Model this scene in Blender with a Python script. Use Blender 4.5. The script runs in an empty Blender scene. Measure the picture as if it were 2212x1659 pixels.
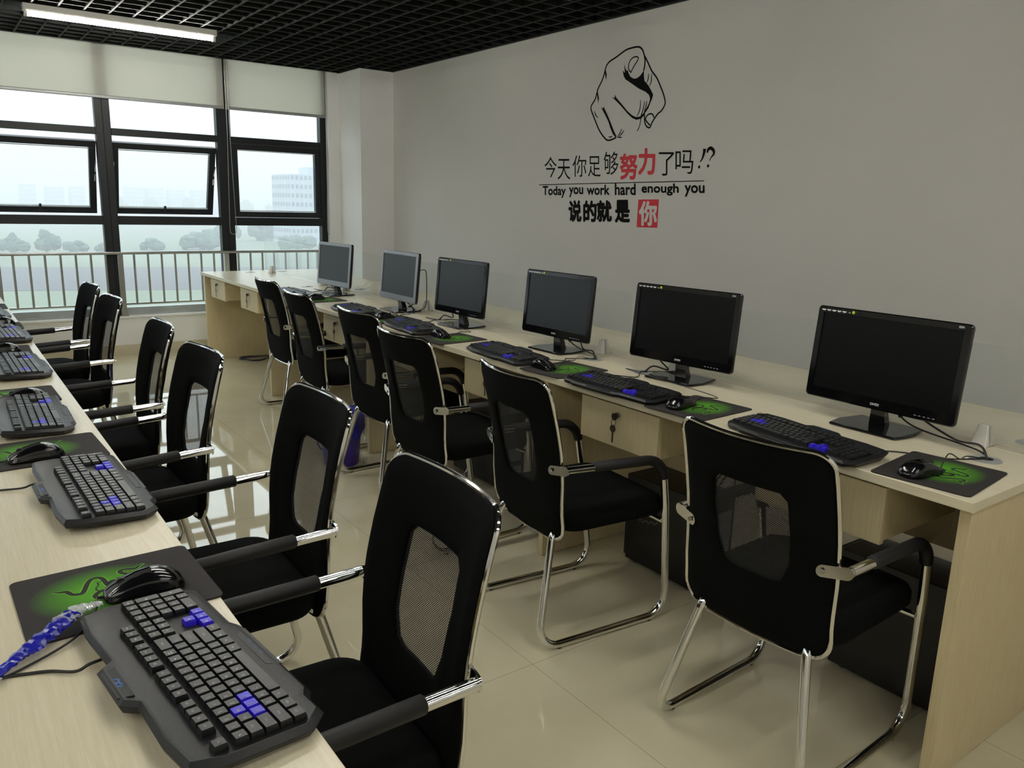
import bpy, bmesh, math, random
from mathutils import Vector, Matrix
from mathutils.geometry import delaunay_2d_cdt
random.seed(7)
PI = math.pi
SC = bpy.context.scene
COL = SC.collection

# ------------------------------------------------------------------ camera
cam_data = bpy.data.cameras.new('camera')
cam = bpy.data.objects.new('camera', cam_data)
COL.objects.link(cam)
RX = (0.8100696, -0.58570715, 0.02709936)
UP = (0.10773242, 0.19411384, 0.97504541)
FW = (0.57635143, 0.78693517, -0.22034536)
CP = (-1.84701, -0.748506, 1.378940)
cam.matrix_world = Matrix(((RX[0], UP[0], -FW[0], CP[0]), (RX[1], UP[1], -FW[1], CP[1]),
                           (RX[2], UP[2], -FW[2], CP[2]), (0, 0, 0, 1)))
cam_data.sensor_fit = 'HORIZONTAL'
cam_data.sensor_width = 36
cam_data.lens = 1717.686 / 2212 * 36
cam_data.clip_start = 0.02
cam_data.clip_end = 5000
SC.camera = cam

# ------------------------------------------------------------------ sky (overcast) and exposure
SC.view_settings.view_transform = 'Standard'
SC.view_settings.look = 'None'
SC.view_settings.gamma = 1
SC.view_settings.use_curve_mapping = False
SC.view_settings.exposure = 0.09
SKY = 3.0
world = bpy.data.worlds.new('overcast_sky')
SC.world = world
world.use_nodes = True
nt = world.node_tree
nt.nodes.clear()
tc = nt.nodes.new('ShaderNodeTexCoord')
sx = nt.nodes.new('ShaderNodeSeparateXYZ')
rp = nt.nodes.new('ShaderNodeValToRGB')
bg = nt.nodes.new('ShaderNodeBackground')
wo = nt.nodes.new('ShaderNodeOutputWorld')
nt.links.new(tc.outputs['Generated'], sx.inputs[0])
nt.links.new(sx.outputs['Z'], rp.inputs[0])
nt.links.new(rp.outputs[0], bg.inputs[0])
nt.links.new(bg.outputs[0], wo.inputs[0])
el = rp.color_ramp.elements
el[0].position = 0.0
el[0].color = (0.27, 0.298, 0.312, 1)
el[1].position = 1.0
el[1].color = (0.86, 0.96, 1.03, 1)
e = el.new(0.06); e.color = (0.325, 0.355, 0.368, 1)
e = el.new(0.22); e.color = (0.74, 0.82, 0.865, 1)
bg.inputs[1].default_value = SKY
LAMP = 74.0          # emission of the fluorescent tubes

# ------------------------------------------------------------------ materials
MATS = {}
def nm(name):
    m = bpy.data.materials.new(name); m.use_nodes = True
    MATS[name] = m
    return m, m.node_tree, m.node_tree.nodes['Principled BSDF']
def srgb(r, g, b):
    f = lambda c: (c / 255 / 12.92) if c / 255 <= 0.04045 else ((c / 255 + 0.055) / 1.055) ** 2.4
    return (f(r), f(g), f(b), 1)
def mat(name, col, rough=0.5, metal=0.0, spec=0.5, noise=0.0, nscale=20.0, bump=0.0, bscale=200.0, emit=None, coat=0.0):
    m, t, p = nm(name)
    p.inputs['Base Color'].default_value = col
    p.inputs['Roughness'].default_value = rough
    p.inputs['Metallic'].default_value = metal
    p.inputs['Specular IOR Level'].default_value = spec
    p.inputs['Coat Weight'].default_value = coat
    if noise > 0 or bump > 0:
        c = t.nodes.new('ShaderNodeTexCoord')
        if noise > 0:
            n = t.nodes.new('ShaderNodeTexNoise'); n.inputs['Scale'].default_value = nscale; n.inputs['Detail'].default_value = 3
            t.links.new(c.outputs['Object'], n.inputs['Vector'])
            r = t.nodes.new('ShaderNodeValToRGB')
            r.color_ramp.elements[0].position = 0.3; r.color_ramp.elements[1].position = 0.7
            r.color_ramp.elements[0].color = tuple(x * (1 - noise) for x in col[:3]) + (1,)
            r.color_ramp.elements[1].color = tuple(min(1, x * (1 + noise)) for x in col[:3]) + (1,)
            t.links.new(n.outputs['Fac'], r.inputs[0]); t.links.new(r.outputs[0], p.inputs['Base Color'])
        if bump > 0:
            n2 = t.nodes.new('ShaderNodeTexNoise'); n2.inputs['Scale'].default_value = bscale
            t.links.new(c.outputs['Object'], n2.inputs['Vector'])
            b = t.nodes.new('ShaderNodeBump'); b.inputs['Strength'].default_value = bump; b.inputs['Distance'].default_value = 0.002
            t.links.new(n2.outputs['Fac'], b.inputs['Height']); t.links.new(b.outputs[0], p.inputs['Normal'])
    if emit:
        p.inputs['Emission Color'].default_value = emit[0]; p.inputs['Emission Strength'].default_value = emit[1]
    return m
def math_node(t, op, a, b=None):
    n = t.nodes.new('ShaderNodeMath'); n.operation = op
    for i, v in enumerate((a, b)):
        if v is None: continue
        if isinstance(v, (int, float)): n.inputs[i].default_value = v
        else: t.links.new(v, n.inputs[i])
    return n.outputs[0]

M_WALL = mat('white_wall_paint', srgb(208, 206, 202), 0.85, noise=0.015, nscale=3, bump=0.15, bscale=300)
M_JAMB = mat('white_plaster', srgb(228, 228, 226), 0.8, noise=0.015, nscale=4)
M_SKIRT = mat('beige_skirting_tile', srgb(196, 188, 162), 0.25, noise=0.04, nscale=6)
M_BLACKCEIL = mat('black_ceiling_void', srgb(16, 18, 18), 0.9, noise=0.1, nscale=2)
M_GRID = mat('black_ceiling_grid', srgb(34, 37, 37), 0.65, spec=0.22, noise=0.08, nscale=12)
M_FRAME = mat('black_window_aluminium', srgb(24, 27, 30), 0.45, spec=0.35, noise=0.06, nscale=30)
M_SILLMETAL = mat('grey_window_track', srgb(166, 172, 171), 0.45, noise=0.12, nscale=9)
M_STEEL = mat('stainless_steel', srgb(176, 178, 176), 0.28, metal=0.9, noise=0.05, nscale=14)
M_CHROME = mat('chrome', (0.78, 0.78, 0.76, 1), 0.09, metal=1.0, noise=0.02, nscale=8)
M_FABRIC = mat('black_chair_fabric', srgb(9, 10, 10), 0.92, spec=0.10, noise=0.2, nscale=320, bump=0.6, bscale=700)
M_SLEEVE = mat('black_armrest_foam', srgb(21, 21, 22), 0.55, spec=0.4, noise=0.08, nscale=60)
M_GLIDE = mat('black_plastic', srgb(20, 20, 21), 0.5, noise=0.05, nscale=50)
M_KB = mat('keyboard_plastic', srgb(25, 26, 28), 0.40, spec=0.36, noise=0.08, nscale=240, bump=0.2, bscale=900)
M_KEY = mat('black_keycap', srgb(22, 23, 24), 0.36, spec=0.38, noise=0.05, nscale=100)
M_BLUEKEY = mat('blue_keycap', srgb(42, 22, 200), 0.4, noise=0.04, nscale=90)
M_LEGEND = mat('keycap_legend', srgb(166, 168, 172), 0.6, noise=0.02, nscale=90)
M_BLUELEG = mat('blue_print', srgb(20, 96, 180), 0.5, noise=0.05, nscale=90)
M_MOUSE = mat('gloss_black_mouse', srgb(14, 14, 16), 0.14, spec=0.6, noise=0.05, nscale=20)
M_MOUSEMATT = mat('matt_black_mouse', srgb(24, 24, 26), 0.5, noise=0.05, nscale=60)
M_BEZEL = mat('gloss_black_bezel', srgb(10, 10, 12), 0.12, spec=0.55, noise=0.05, nscale=20)
M_BEZELSIL = mat('silver_bezel', srgb(148, 151, 156), 0.3, metal=0.55, noise=0.04, nscale=20)
M_SCREEN = mat('dark_screen', srgb(7, 9, 10), 0.30, spec=0.24, noise=0.04, nscale=40)
M_SCREENMATT = mat('matt_dark_screen', srgb(24, 29, 34), 0.42, spec=0.6, noise=0.04, nscale=40)
M_WHITEPRINT = mat('white_print', srgb(222, 224, 224), 0.5, noise=0.02, nscale=60)
M_GREENDOT = mat('lime_sticker', srgb(188, 206, 30), 0.5, noise=0.05, nscale=60)
M_CABLE = mat('black_cable', srgb(14, 14, 15), 0.45, noise=0.05, nscale=60)
M_NAVY = mat('navy_cable', srgb(38, 36, 66), 0.45, noise=0.05, nscale=60)
M_CLIP = mat('white_plastic_clip', srgb(216, 214, 206), 0.4, noise=0.04, nscale=60)
M_BLINDBAR = mat('grey_blind_bar', srgb(150, 151, 152), 0.4, metal=0.2, noise=0.03, nscale=40)
M_GROMMET = mat('silver_grommet', srgb(176, 178, 180), 0.35, metal=0.45, noise=0.04, nscale=60)
M_BLACK = mat('black_void', srgb(8, 8, 8), 0.8, noise=0.1, nscale=10)
M_PC = mat('black_computer_case', srgb(17, 17, 19), 0.35, spec=0.45, noise=0.06, nscale=60, bump=0.1, bscale=600)
M_DECAL = mat('black_wall_vinyl', srgb(12, 13, 12), 0.8, spec=0.15, noise=0.04, nscale=10)
M_REDDECAL = mat('red_wall_vinyl', srgb(196, 22, 40), 0.55, noise=0.04, nscale=10)
M_LAMPBODY = mat('white_lamp_housing', srgb(206, 204, 198), 0.4, noise=0.02, nscale=30)
M_TUBE = mat('lit_fluorescent_tube', (1, 1, 1, 1), 0.4, emit=((1.0, 0.975, 0.89, 1), LAMP))
M_BIN = mat('purple_plastic', srgb(72, 48, 150), 0.4, noise=0.05, nscale=20)
M_BAG = mat('blue_plastic_film', srgb(32, 34, 158), 0.22, spec=0.6, noise=0.2, nscale=30)
M_KEYMETAL = mat('dark_key_metal', srgb(78, 66, 56), 0.3, metal=0.8, noise=0.05, nscale=60)
M_BRASS = mat('lock_metal', srgb(170, 165, 150), 0.25, metal=0.9, noise=0.05, nscale=60)
M_GREENLINE = mat('bright_green_print', srgb(106, 190, 30), 0.8, noise=0.04, nscale=60)
M_SNAKE = mat('black_print', srgb(30, 27, 24), 0.85, noise=0.06, nscale=60)
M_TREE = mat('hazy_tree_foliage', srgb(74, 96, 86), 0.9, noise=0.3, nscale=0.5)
M_TRUNK = mat('tree_bark', srgb(96, 86, 74), 0.9, noise=0.2, nscale=1)
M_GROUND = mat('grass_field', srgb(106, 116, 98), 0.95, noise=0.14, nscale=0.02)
M_ROAD = mat('grey_asphalt', srgb(84, 82, 86), 0.9, noise=0.06, nscale=0.05)
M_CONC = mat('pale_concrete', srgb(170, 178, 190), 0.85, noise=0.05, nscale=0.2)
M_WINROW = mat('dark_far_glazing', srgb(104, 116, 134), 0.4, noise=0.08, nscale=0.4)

def wood():
    m, t, p = nm('maple_laminate')
    c = t.nodes.new('ShaderNodeTexCoord'); mp = t.nodes.new('ShaderNodeMapping')
    mp.inputs['Scale'].default_value = (90, 3, 90)
    n = t.nodes.new('ShaderNodeTexNoise'); n.inputs['Scale'].default_value = 3.0; n.inputs['Detail'].default_value = 5
    n.inputs['Roughness'].default_value = 0.65
    r = t.nodes.new('ShaderNodeValToRGB')
    r.color_ramp.elements[0].position = 0.28; r.color_ramp.elements[1].position = 0.72
    r.color_ramp.elements[0].color = srgb(212, 202, 171); r.color_ramp.elements[1].color = srgb(225, 217, 192)
    t.links.new(c.outputs['Object'], mp.inputs[0]); t.links.new(mp.outputs[0], n.inputs['Vector'])
    t.links.new(n.outputs['Fac'], r.inputs[0]); t.links.new(r.outputs[0], p.inputs['Base Color'])
    p.inputs['Roughness'].default_value = 0.27
    p.inputs['Specular IOR Level'].default_value = 0.5
    return m
M_WOOD = wood()
def wood_vertical():
    m, t, p = nm('maple_laminate_upright')
    c = t.nodes.new('ShaderNodeTexCoord'); mp = t.nodes.new('ShaderNodeMapping')
    mp.inputs['Scale'].default_value = (90, 90, 3)
    n = t.nodes.new('ShaderNodeTexNoise'); n.inputs['Scale'].default_value = 3.0; n.inputs['Detail'].default_value = 5
    r = t.nodes.new('ShaderNodeValToRGB')
    r.color_ramp.elements[0].position = 0.28; r.color_ramp.elements[1].position = 0.72
    r.color_ramp.elements[0].color = srgb(200, 184, 142); r.color_ramp.elements[1].color = srgb(214, 200, 162)
    t.links.new(c.outputs['Object'], mp.inputs[0]); t.links.new(mp.outputs[0], n.inputs['Vector'])
    t.links.new(n.outputs['Fac'], r.inputs[0]); t.links.new(r.outputs[0], p.inputs['Base Color'])
    p.inputs['Roughness'].default_value = 0.42
    return m
M_WOODV = wood_vertical()

def floor_mat():
    m, t, p = nm('polished_beige_tile')
    c = t.nodes.new('ShaderNodeTexCoord')
    s = t.nodes.new('ShaderNodeSeparateXYZ'); t.links.new(c.outputs['Object'], s.inputs[0])
    def joint(o, off):
        a = math_node(t, 'ADD', o, off)
        a = math_node(t, 'DIVIDE', a, 0.8)
        a = math_node(t, 'FRACT', a)
        a = math_node(t, 'SUBTRACT', a, 0.5)
        a = math_node(t, 'ABSOLUTE', a)
        return math_node(t, 'GREATER_THAN', a, 0.499)
    jx = joint(s.outputs['X'], 0.478 + 8); jy = joint(s.outputs['Y'], -0.973 + 8)
    j = math_node(t, 'MAXIMUM', jx, jy)
    n = t.nodes.new('ShaderNodeTexNoise'); n.inputs['Scale'].default_value = 4; n.inputs['Detail'].default_value = 6
    t.links.new(c.outputs['Object'], n.inputs['Vector'])
    r = t.nodes.new('ShaderNodeValToRGB')
    r.color_ramp.elements[0].position = 0.35; r.color_ramp.elements[1].position = 0.65
    r.color_ramp.elements[0].color = srgb(208, 200, 170); r.color_ramp.elements[1].color = srgb(213, 206, 178)
    t.links.new(n.outputs['Fac'], r.inputs[0])
    mx = t.nodes.new('ShaderNodeMix'); mx.data_type = 'RGBA'
    t.links.new(j, mx.inputs[0]); t.links.new(r.outputs[0], mx.inputs[6]); mx.inputs[7].default_value = srgb(146, 135, 108)
    t.links.new(mx.outputs[2], p.inputs['Base Color'])
    p.inputs['Roughness'].default_value = 0.025
    p.inputs['Specular IOR Level'].default_value = 0.8
    return m
M_FLOOR = floor_mat()

def glass(name, tint=(1, 1, 1, 1), ior=1.5, veil=0.0):
    m = bpy.data.materials.new(name); m.use_nodes = True
    t = m.node_tree; t.nodes.clear()
    o = t.nodes.new('ShaderNodeOutputMaterial')
    tr = t.nodes.new('ShaderNodeBsdfTransparent'); tr.inputs[0].default_value = tint
    gl = t.nodes.new('ShaderNodeBsdfGlossy'); gl.inputs['Roughness'].default_value = 0.01
    gl.inputs[0].default_value = (1, 1, 1, 1)
    lw = t.nodes.new('ShaderNodeLayerWeight'); lw.inputs['Blend'].default_value = 0.5
    f5 = math_node(t, 'POWER', lw.outputs['Facing'], 5.0)
    r0 = ((ior - 1) / (ior + 1)) ** 2
    fr = math_node(t, 'ADD', math_node(t, 'MULTIPLY', f5, 1 - r0), r0)
    mx = t.nodes.new('ShaderNodeMixShader')
    t.links.new(fr, mx.inputs[0]); t.links.new(tr.outputs[0], mx.inputs[1]); t.links.new(gl.outputs[0], mx.inputs[2])
    last = mx.outputs[0]
    if veil > 0:
        df = t.nodes.new('ShaderNodeBsdfDiffuse'); df.inputs[0].default_value = (0.8, 0.85, 0.83, 1)
        n = t.nodes.new('ShaderNodeTexNoise'); n.inputs['Scale'].default_value = 3
        f = math_node(t, 'MULTIPLY', n.outputs['Fac'], veil * 2)
        m2 = t.nodes.new('ShaderNodeMixShader')
        t.links.new(f, m2.inputs[0]); t.links.new(last, m2.inputs[1]); t.links.new(df.outputs[0], m2.inputs[2])
        last = m2.outputs[0]
    t.links.new(last, o.inputs[0])
    MATS[name] = m
    return m
M_WINGLASS = glass('window_glass', (0.96, 0.985, 0.975, 1), 1.18)
M_DIVGLASS = glass('divider_glass', (0.97, 0.985, 0.98, 1), 1.30, 0.03)

def mesh_fabric():
    m = bpy.data.materials.new('black_open_mesh'); m.use_nodes = True
    t = m.node_tree; t.nodes.clear()
    o = t.nodes.new('ShaderNodeOutputMaterial')
    c = t.nodes.new('ShaderNodeTexCoord'); s = t.nodes.new('ShaderNodeSeparateXYZ'); t.links.new(c.outputs['Object'], s.inputs[0])
    def wv(a, k): return math_node(t, 'SINE', math_node(t, 'MULTIPLY', a, k))
    u = math_node(t, 'ADD', s.outputs['Y'], s.outputs['Z']); v = math_node(t, 'SUBTRACT', s.outputs['Y'], s.outputs['Z'])
    k = 2 * PI / 0.0052
    f = math_node(t, 'GREATER_THAN', math_node(t, 'ADD', wv(u, k), wv(v, k)), 0.55)
    tr = t.nodes.new('ShaderNodeBsdfTransparent')
    df = t.nodes.new('ShaderNodeBsdfPrincipled'); df.inputs['Base Color'].default_value = srgb(20, 21, 22); df.inputs['Roughness'].default_value = 0.8
    mx = t.nodes.new('ShaderNodeMixShader')
    t.links.new(f, mx.inputs[0]); t.links.new(df.outputs[0], mx.inputs[1]); t.links.new(tr.outputs[0], mx.inputs[2])
    t.links.new(mx.outputs[0], o.inputs[0])
    MATS['black_open_mesh'] = m
    return m
M_MESH = mesh_fabric()

def blind_mat():
    m = bpy.data.materials.new('cream_blind_fabric'); m.use_nodes = True
    t = m.node_tree; t.nodes.clear()
    o = t.nodes.new('ShaderNodeOutputMaterial')
    df = t.nodes.new('ShaderNodeBsdfDiffuse'); df.inputs[0].default_value = srgb(194, 196, 190)
    tl = t.nodes.new('ShaderNodeBsdfTranslucent'); tl.inputs[0].default_value = srgb(252, 248, 238)
    n = t.nodes.new('ShaderNodeTexNoise'); n.inputs['Scale'].default_value = 260
    c = t.nodes.new('ShaderNodeTexCoord'); t.links.new(c.outputs['Object'], n.inputs['Vector'])
    b = t.nodes.new('ShaderNodeBump'); b.inputs['Strength'].default_value = 0.15; b.inputs['Distance'].default_value = 0.001
    t.links.new(n.outputs['Fac'], b.inputs['Height']); t.links.new(b.outputs[0], df.inputs['Normal'])
    mx = t.nodes.new('ShaderNodeMixShader'); mx.inputs[0].default_value = 0.45
    t.links.new(df.outputs[0], mx.inputs[1]); t.links.new(tl.outputs[0], mx.inputs[2]); t.links.new(mx.outputs[0], o.inputs[0])
    MATS['cream_blind_fabric'] = m
    return m
M_BLIND = blind_mat()

def pad_mat():
    m, t, p = nm('printed_mouse_mat_cloth')
    c = t.nodes.new('ShaderNodeTexCoord'); mp = t.nodes.new('ShaderNodeMapping')
    mp.inputs['Location'].default_value = (0.014 / 0.108, -0.010 / 0.090, 0)
    mp.inputs['Scale'].default_value = (1 / 0.108, 1 / 0.090, 0)
    t.links.new(c.outputs['Object'], mp.inputs[0])
    vl = t.nodes.new('ShaderNodeVectorMath'); vl.operation = 'LENGTH'; t.links.new(mp.outputs[0], vl.inputs[0])
    r = t.nodes.new('ShaderNodeValToRGB')
    r.color_ramp.elements[0].position = 0.35; r.color_ramp.elements[1].position = 1.0
    r.color_ramp.elements[0].color = srgb(74, 146, 16); r.color_ramp.elements[1].color = srgb(38, 34, 33)
    ee = r.color_ramp.elements.new(0.7); ee.color = srgb(56, 108, 16)
    t.links.new(vl.outputs['Value'], r.inputs[0]); t.links.new(r.outputs[0], p.inputs['Base Color'])
    n = t.nodes.new('ShaderNodeTexNoise'); n.inputs['Scale'].default_value = 900; t.links.new(c.outputs['Object'], n.inputs['Vector'])
    b = t.nodes.new('ShaderNodeBump'); b.inputs['Strength'].default_value = 0.3; b.inputs['Distance'].default_value = 0.001
    t.links.new(n.outputs['Fac'], b.inputs['Height']); t.links.new(b.outputs[0], p.inputs['Normal'])
    p.inputs['Roughness'].default_value = 0.85
    return m
M_PAD = pad_mat()

def wrap_mat():
    m, t, p = nm('clear_crinkled_film')
    p.inputs['Base Color'].default_value = (0.75, 0.77, 0.8, 1); p.inputs['Roughness'].default_value = 0.12
    p.inputs['Alpha'].default_value = 0.55; p.inputs['Specular IOR Level'].default_value = 0.9
    return m
M_FILM = wrap_mat()

# ------------------------------------------------------------------ mesh helpers
class MB:
    def __init__(s): s.v = []; s.f = []
    def add(s, vs, fs, mtx=None):
        b = len(s.v)
        s.v += [tuple(mtx @ Vector(q)) if mtx else tuple(q) for q in vs]
        s.f += [tuple(b + i for i in q) for q in fs]
        return s
    def box(s, x0, x1, y0, y1, z0, z1, mtx=None):
        vs = [(x0, y0, z0), (x1, y0, z0), (x1, y1, z0), (x0, y1, z0), (x0, y0, z1), (x1, y0, z1), (x1, y1, z1), (x0, y1, z1)]
        return s.add(vs, [(0, 3, 2, 1), (4, 5, 6, 7), (0, 1, 5, 4), (1, 2, 6, 5), (2, 3, 7, 6), (3, 0, 4, 7)], mtx)
    def prism(s, o, z0, z1, mtx=None, top=1.0):
        n = len(o)
        cx = sum(q[0] for q in o) / n; cy = sum(q[1] for q in o) / n
        vs = [(q[0], q[1], z0) for q in o] + [(cx + (q[0] - cx) * top, cy + (q[1] - cy) * top, z1) for q in o]
        fs = [tuple(range(n - 1, -1, -1)), tuple(range(n, 2 * n))] + [(i, (i + 1) % n, n + (i + 1) % n, n + i) for i in range(n)]
        return s.add(vs, fs, mtx)
    def tube(s, pts, r, n=10, closed=False, cap=True, rr=None, flat=1.0):
        pts = [Vector(q) for q in pts]; m = len(pts)
        T = []
        for i in range(m):
            a = pts[(i - 1) % m] if (closed or i > 0) else pts[i]
            b = pts[(i + 1) % m] if (closed or i < m - 1) else pts[i]
            d = b - a
            T.append(d.normalized() if d.length > 1e-9 else Vector((0, 0, 1)))
        up = Vector((0, 0, 1)) if abs(T[0].z) < 0.9 else Vector((0, 1, 0))
        N = (up - T[0] * up.dot(T[0])).normalized()
        vs = []
        for i in range(m):
            N = (N - T[i] * N.dot(T[i]))
            N = N.normalized() if N.length > 1e-6 else Vector((1, 0, 0))
            B = T[i].cross(N)
            ri = rr[i] if rr else r
            for k in range(n):
                a = 2 * PI * k / n
                vs.append(pts[i] + N * (ri * flat * math.cos(a)) + B * (ri * math.sin(a)))
        fs = []
        for i in range(m if closed else m - 1):
            j = (i + 1) % m
            for k in range(n):
                fs.append((i * n + k, i * n + (k + 1) % n, j * n + (k + 1) % n, j * n + k))
        if cap and not closed:
            fs.append(tuple(range(n - 1, -1, -1))); fs.append(tuple((m - 1) * n + k for k in range(n)))
        return s.add(vs, fs)
    def cyl(s, c, r, h, n=24, axis='z', r2=None):
        r2 = r if r2 is None else r2
        vs = []; 
        for rad, t in ((r, 0), (r2, h)):
            for k in range(n):
                a = 2 * PI * k / n; x, y = rad * math.cos(a), rad * math.sin(a)
                q = {'z': (x, y, t), 'x': (t, x, y), 'y': (y, t, x)}[axis]
                vs.append((c[0] + q[0], c[1] + q[1], c[2] + q[2]))
        fs = [tuple(range(n - 1, -1, -1)), tuple(range(n, 2 * n))] + [(k, (k + 1) % n, n + (k + 1) % n, n + k) for k in range(n)]
        return s.add(vs, fs)
    def rings(s, R, cap=True, closed=True):
        n = len(R[0]); vs = [q for ring in R for q in ring]; fs = []
        for i in range(len(R) - 1):
            for k in range(n if closed else n - 1):
                fs.append((i * n + k, i * n + (k + 1) % n, (i + 1) * n + (k + 1) % n, (i + 1) * n + k))
        if cap:
            fs.append(tuple(range(n - 1, -1, -1))); fs.append(tuple((len(R) - 1) * n + k for k in range(n)))
        return s.add(vs, fs)
    def mesh(s, name, m, smooth=35):
        me = bpy.data.meshes.new(name)
        me.from_pydata(s.v, [], s.f)
        bm = bmesh.new(); bm.from_mesh(me)
        bmesh.ops.recalc_face_normals(bm, faces=bm.faces)
        bm.to_mesh(me); bm.free()
        me.materials.append(m)
        if smooth:
            me.polygons.foreach_set('use_smooth', [True] * len(me.polygons))
            me.set_sharp_from_angle(angle=math.radians(smooth))
        return me

def obj(name, mb, m, parent=None, bevel=0, smooth=35, seg=2):
    me = mb.mesh(name, m, smooth) if isinstance(mb, MB) else mb
    o = bpy.data.objects.new(name, me); COL.objects.link(o)
    if parent: o.parent = parent
    if bevel:
        b = o.modifiers.new('bevel', 'BEVEL'); b.width = bevel; b.segments = seg; b.limit_method = 'ANGLE'; b.angle_limit = math.radians(40)
    return o
def tag(o, label, cat, group=None, kind=None):
    o['label'] = label; o['category'] = cat
    if group: o['group'] = group
    if kind: o['kind'] = kind
    return o
def thing(name, label, cat, loc=(0, 0, 0), rz=0, group=None, kind=None):
    o = bpy.data.objects.new(name, None); COL.objects.link(o)
    o.empty_display_size = 0.05
    o.location = loc; o.rotation_euler = (0, 0, rz)
    return tag(o, label, cat, group, kind)
def dup(root, loc, rz, label):
    r = root.copy(); COL.objects.link(r); r.location = loc; r.rotation_euler = (0, 0, rz); r['label'] = label
    for ch in list(root.children):
        c = ch.copy(); COL.objects.link(c); c.parent = r
        for g in list(ch.children):
            d = g.copy(); COL.objects.link(d); d.parent = c
    return r
def struct(name, mb, m, label, cat, bevel=0, smooth=35):
    return tag(obj(name, mb, m, None, bevel, smooth), label, cat, None, 'structure')
def fillet(P, R, seg=6):
    P = [Vector(q) for q in P]; out = [P[0]]
    for i in range(1, len(P) - 1):
        r = R[i - 1] if isinstance(R, (list, tuple)) else R
        a, b, c = P[i - 1], P[i], P[i + 1]
        d1 = (a - b).normalized(); d2 = (c - b).normalized()
        ang = d1.angle(d2); t = r / math.tan(ang / 2)
        t = min(t, (a - b).length * 0.49, (c - b).length * 0.49); rr = t * math.tan(ang / 2)
        ctr = b + (d1 + d2).normalized() * (rr / math.sin(ang / 2))
        s0 = b + d1 * t - ctr; s1 = b + d2 * t - ctr; om = s0.angle(s1)
        for k in range(seg + 1):
            w = k / seg
            out.append(ctr + (s0 * math.sin((1 - w) * om) + s1 * math.sin(w * om)) / math.sin(om))
    out.append(P[-1]); return out
def spline(P, n=6, closed=False):
    P = [Vector(q) for q in P]; m = len(P); out = []
    for i in range(m if closed else m - 1):
        g = lambda k: P[k % m] if closed else P[max(0, min(m - 1, k))]
        p0, p1, p2, p3 = g(i - 1), g(i), g(i + 1), g(i + 2)
        for k in range(n):
            t = k / n
            out.append(0.5 * ((2 * p1) + (p2 - p0) * t + (2 * p0 - 5 * p1 + 4 * p2 - p3) * t * t + (3 * p1 - p0 - 3 * p2 + p3) * t ** 3))
    if not closed: out.append(P[-1])
    return out
def rrect(x0, x1, y0, y1, r, n=5):
    o = []
    for cx, cy, a0 in ((x1 - r, y1 - r, 0), (x0 + r, y1 - r, 90), (x0 + r, y0 + r, 180), (x1 - r, y0 + r, 270)):
        for k in range(n + 1):
            a = math.radians(a0 + 90 * k / n); o.append((cx + r * math.cos(a), cy + r * math.sin(a)))
    return o
GL = {}
def glyph(s, fat=0.0):
    key = (s, fat)
    if key not in GL:
        cu = bpy.data.curves.new('letters', 'FONT'); cu.body = s; cu.size = 1; cu.offset = fat; cu.resolution_u = 3
        o = bpy.data.objects.new('letters', cu)
        me = bpy.data.meshes.new_from_object(o)
        vs = [(q.co.x, q.co.y) for q in me.vertices]; fs = [tuple(p.vertices) for p in me.polygons]
        bpy.data.objects.remove(o); bpy.data.curves.remove(cu); bpy.data.meshes.remove(me)
        GL[key] = (vs, fs)
    vs, fs = GL[key]
    if not vs: return [], [], (0, 0, 1, 1)
    xs = [q[0] for q in vs]; ys = [q[1] for q in vs]
    return vs, fs, (min(xs), min(ys), max(xs), max(ys))
def ribbon(P, w, taper=False):
    """a flat stroke along a 2D polyline: verts, faces"""
    P = [Vector(q) for q in P]; vs = []; fs = []; m = len(P)
    for i in range(m):
        a = P[max(0, i - 1)]; b = P[min(m - 1, i + 1)]; d = (b - a)
        d = d.normalized() if d.length > 1e-9 else Vector((1, 0)); nn = Vector((-d.y, d.x))
        ww = w[i] if isinstance(w, (list, tuple)) else w
        if taper: ww = w * math.sin(PI * (0.08 + 0.84 * i / (m - 1))) ** 0.7
        vs += [P[i] + nn * ww / 2, P[i] - nn * ww / 2]
        if i: fs.append((2 * i - 2, 2 * i - 1, 2 * i + 1, 2 * i))
    return [tuple(q) for q in vs], fs
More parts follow.
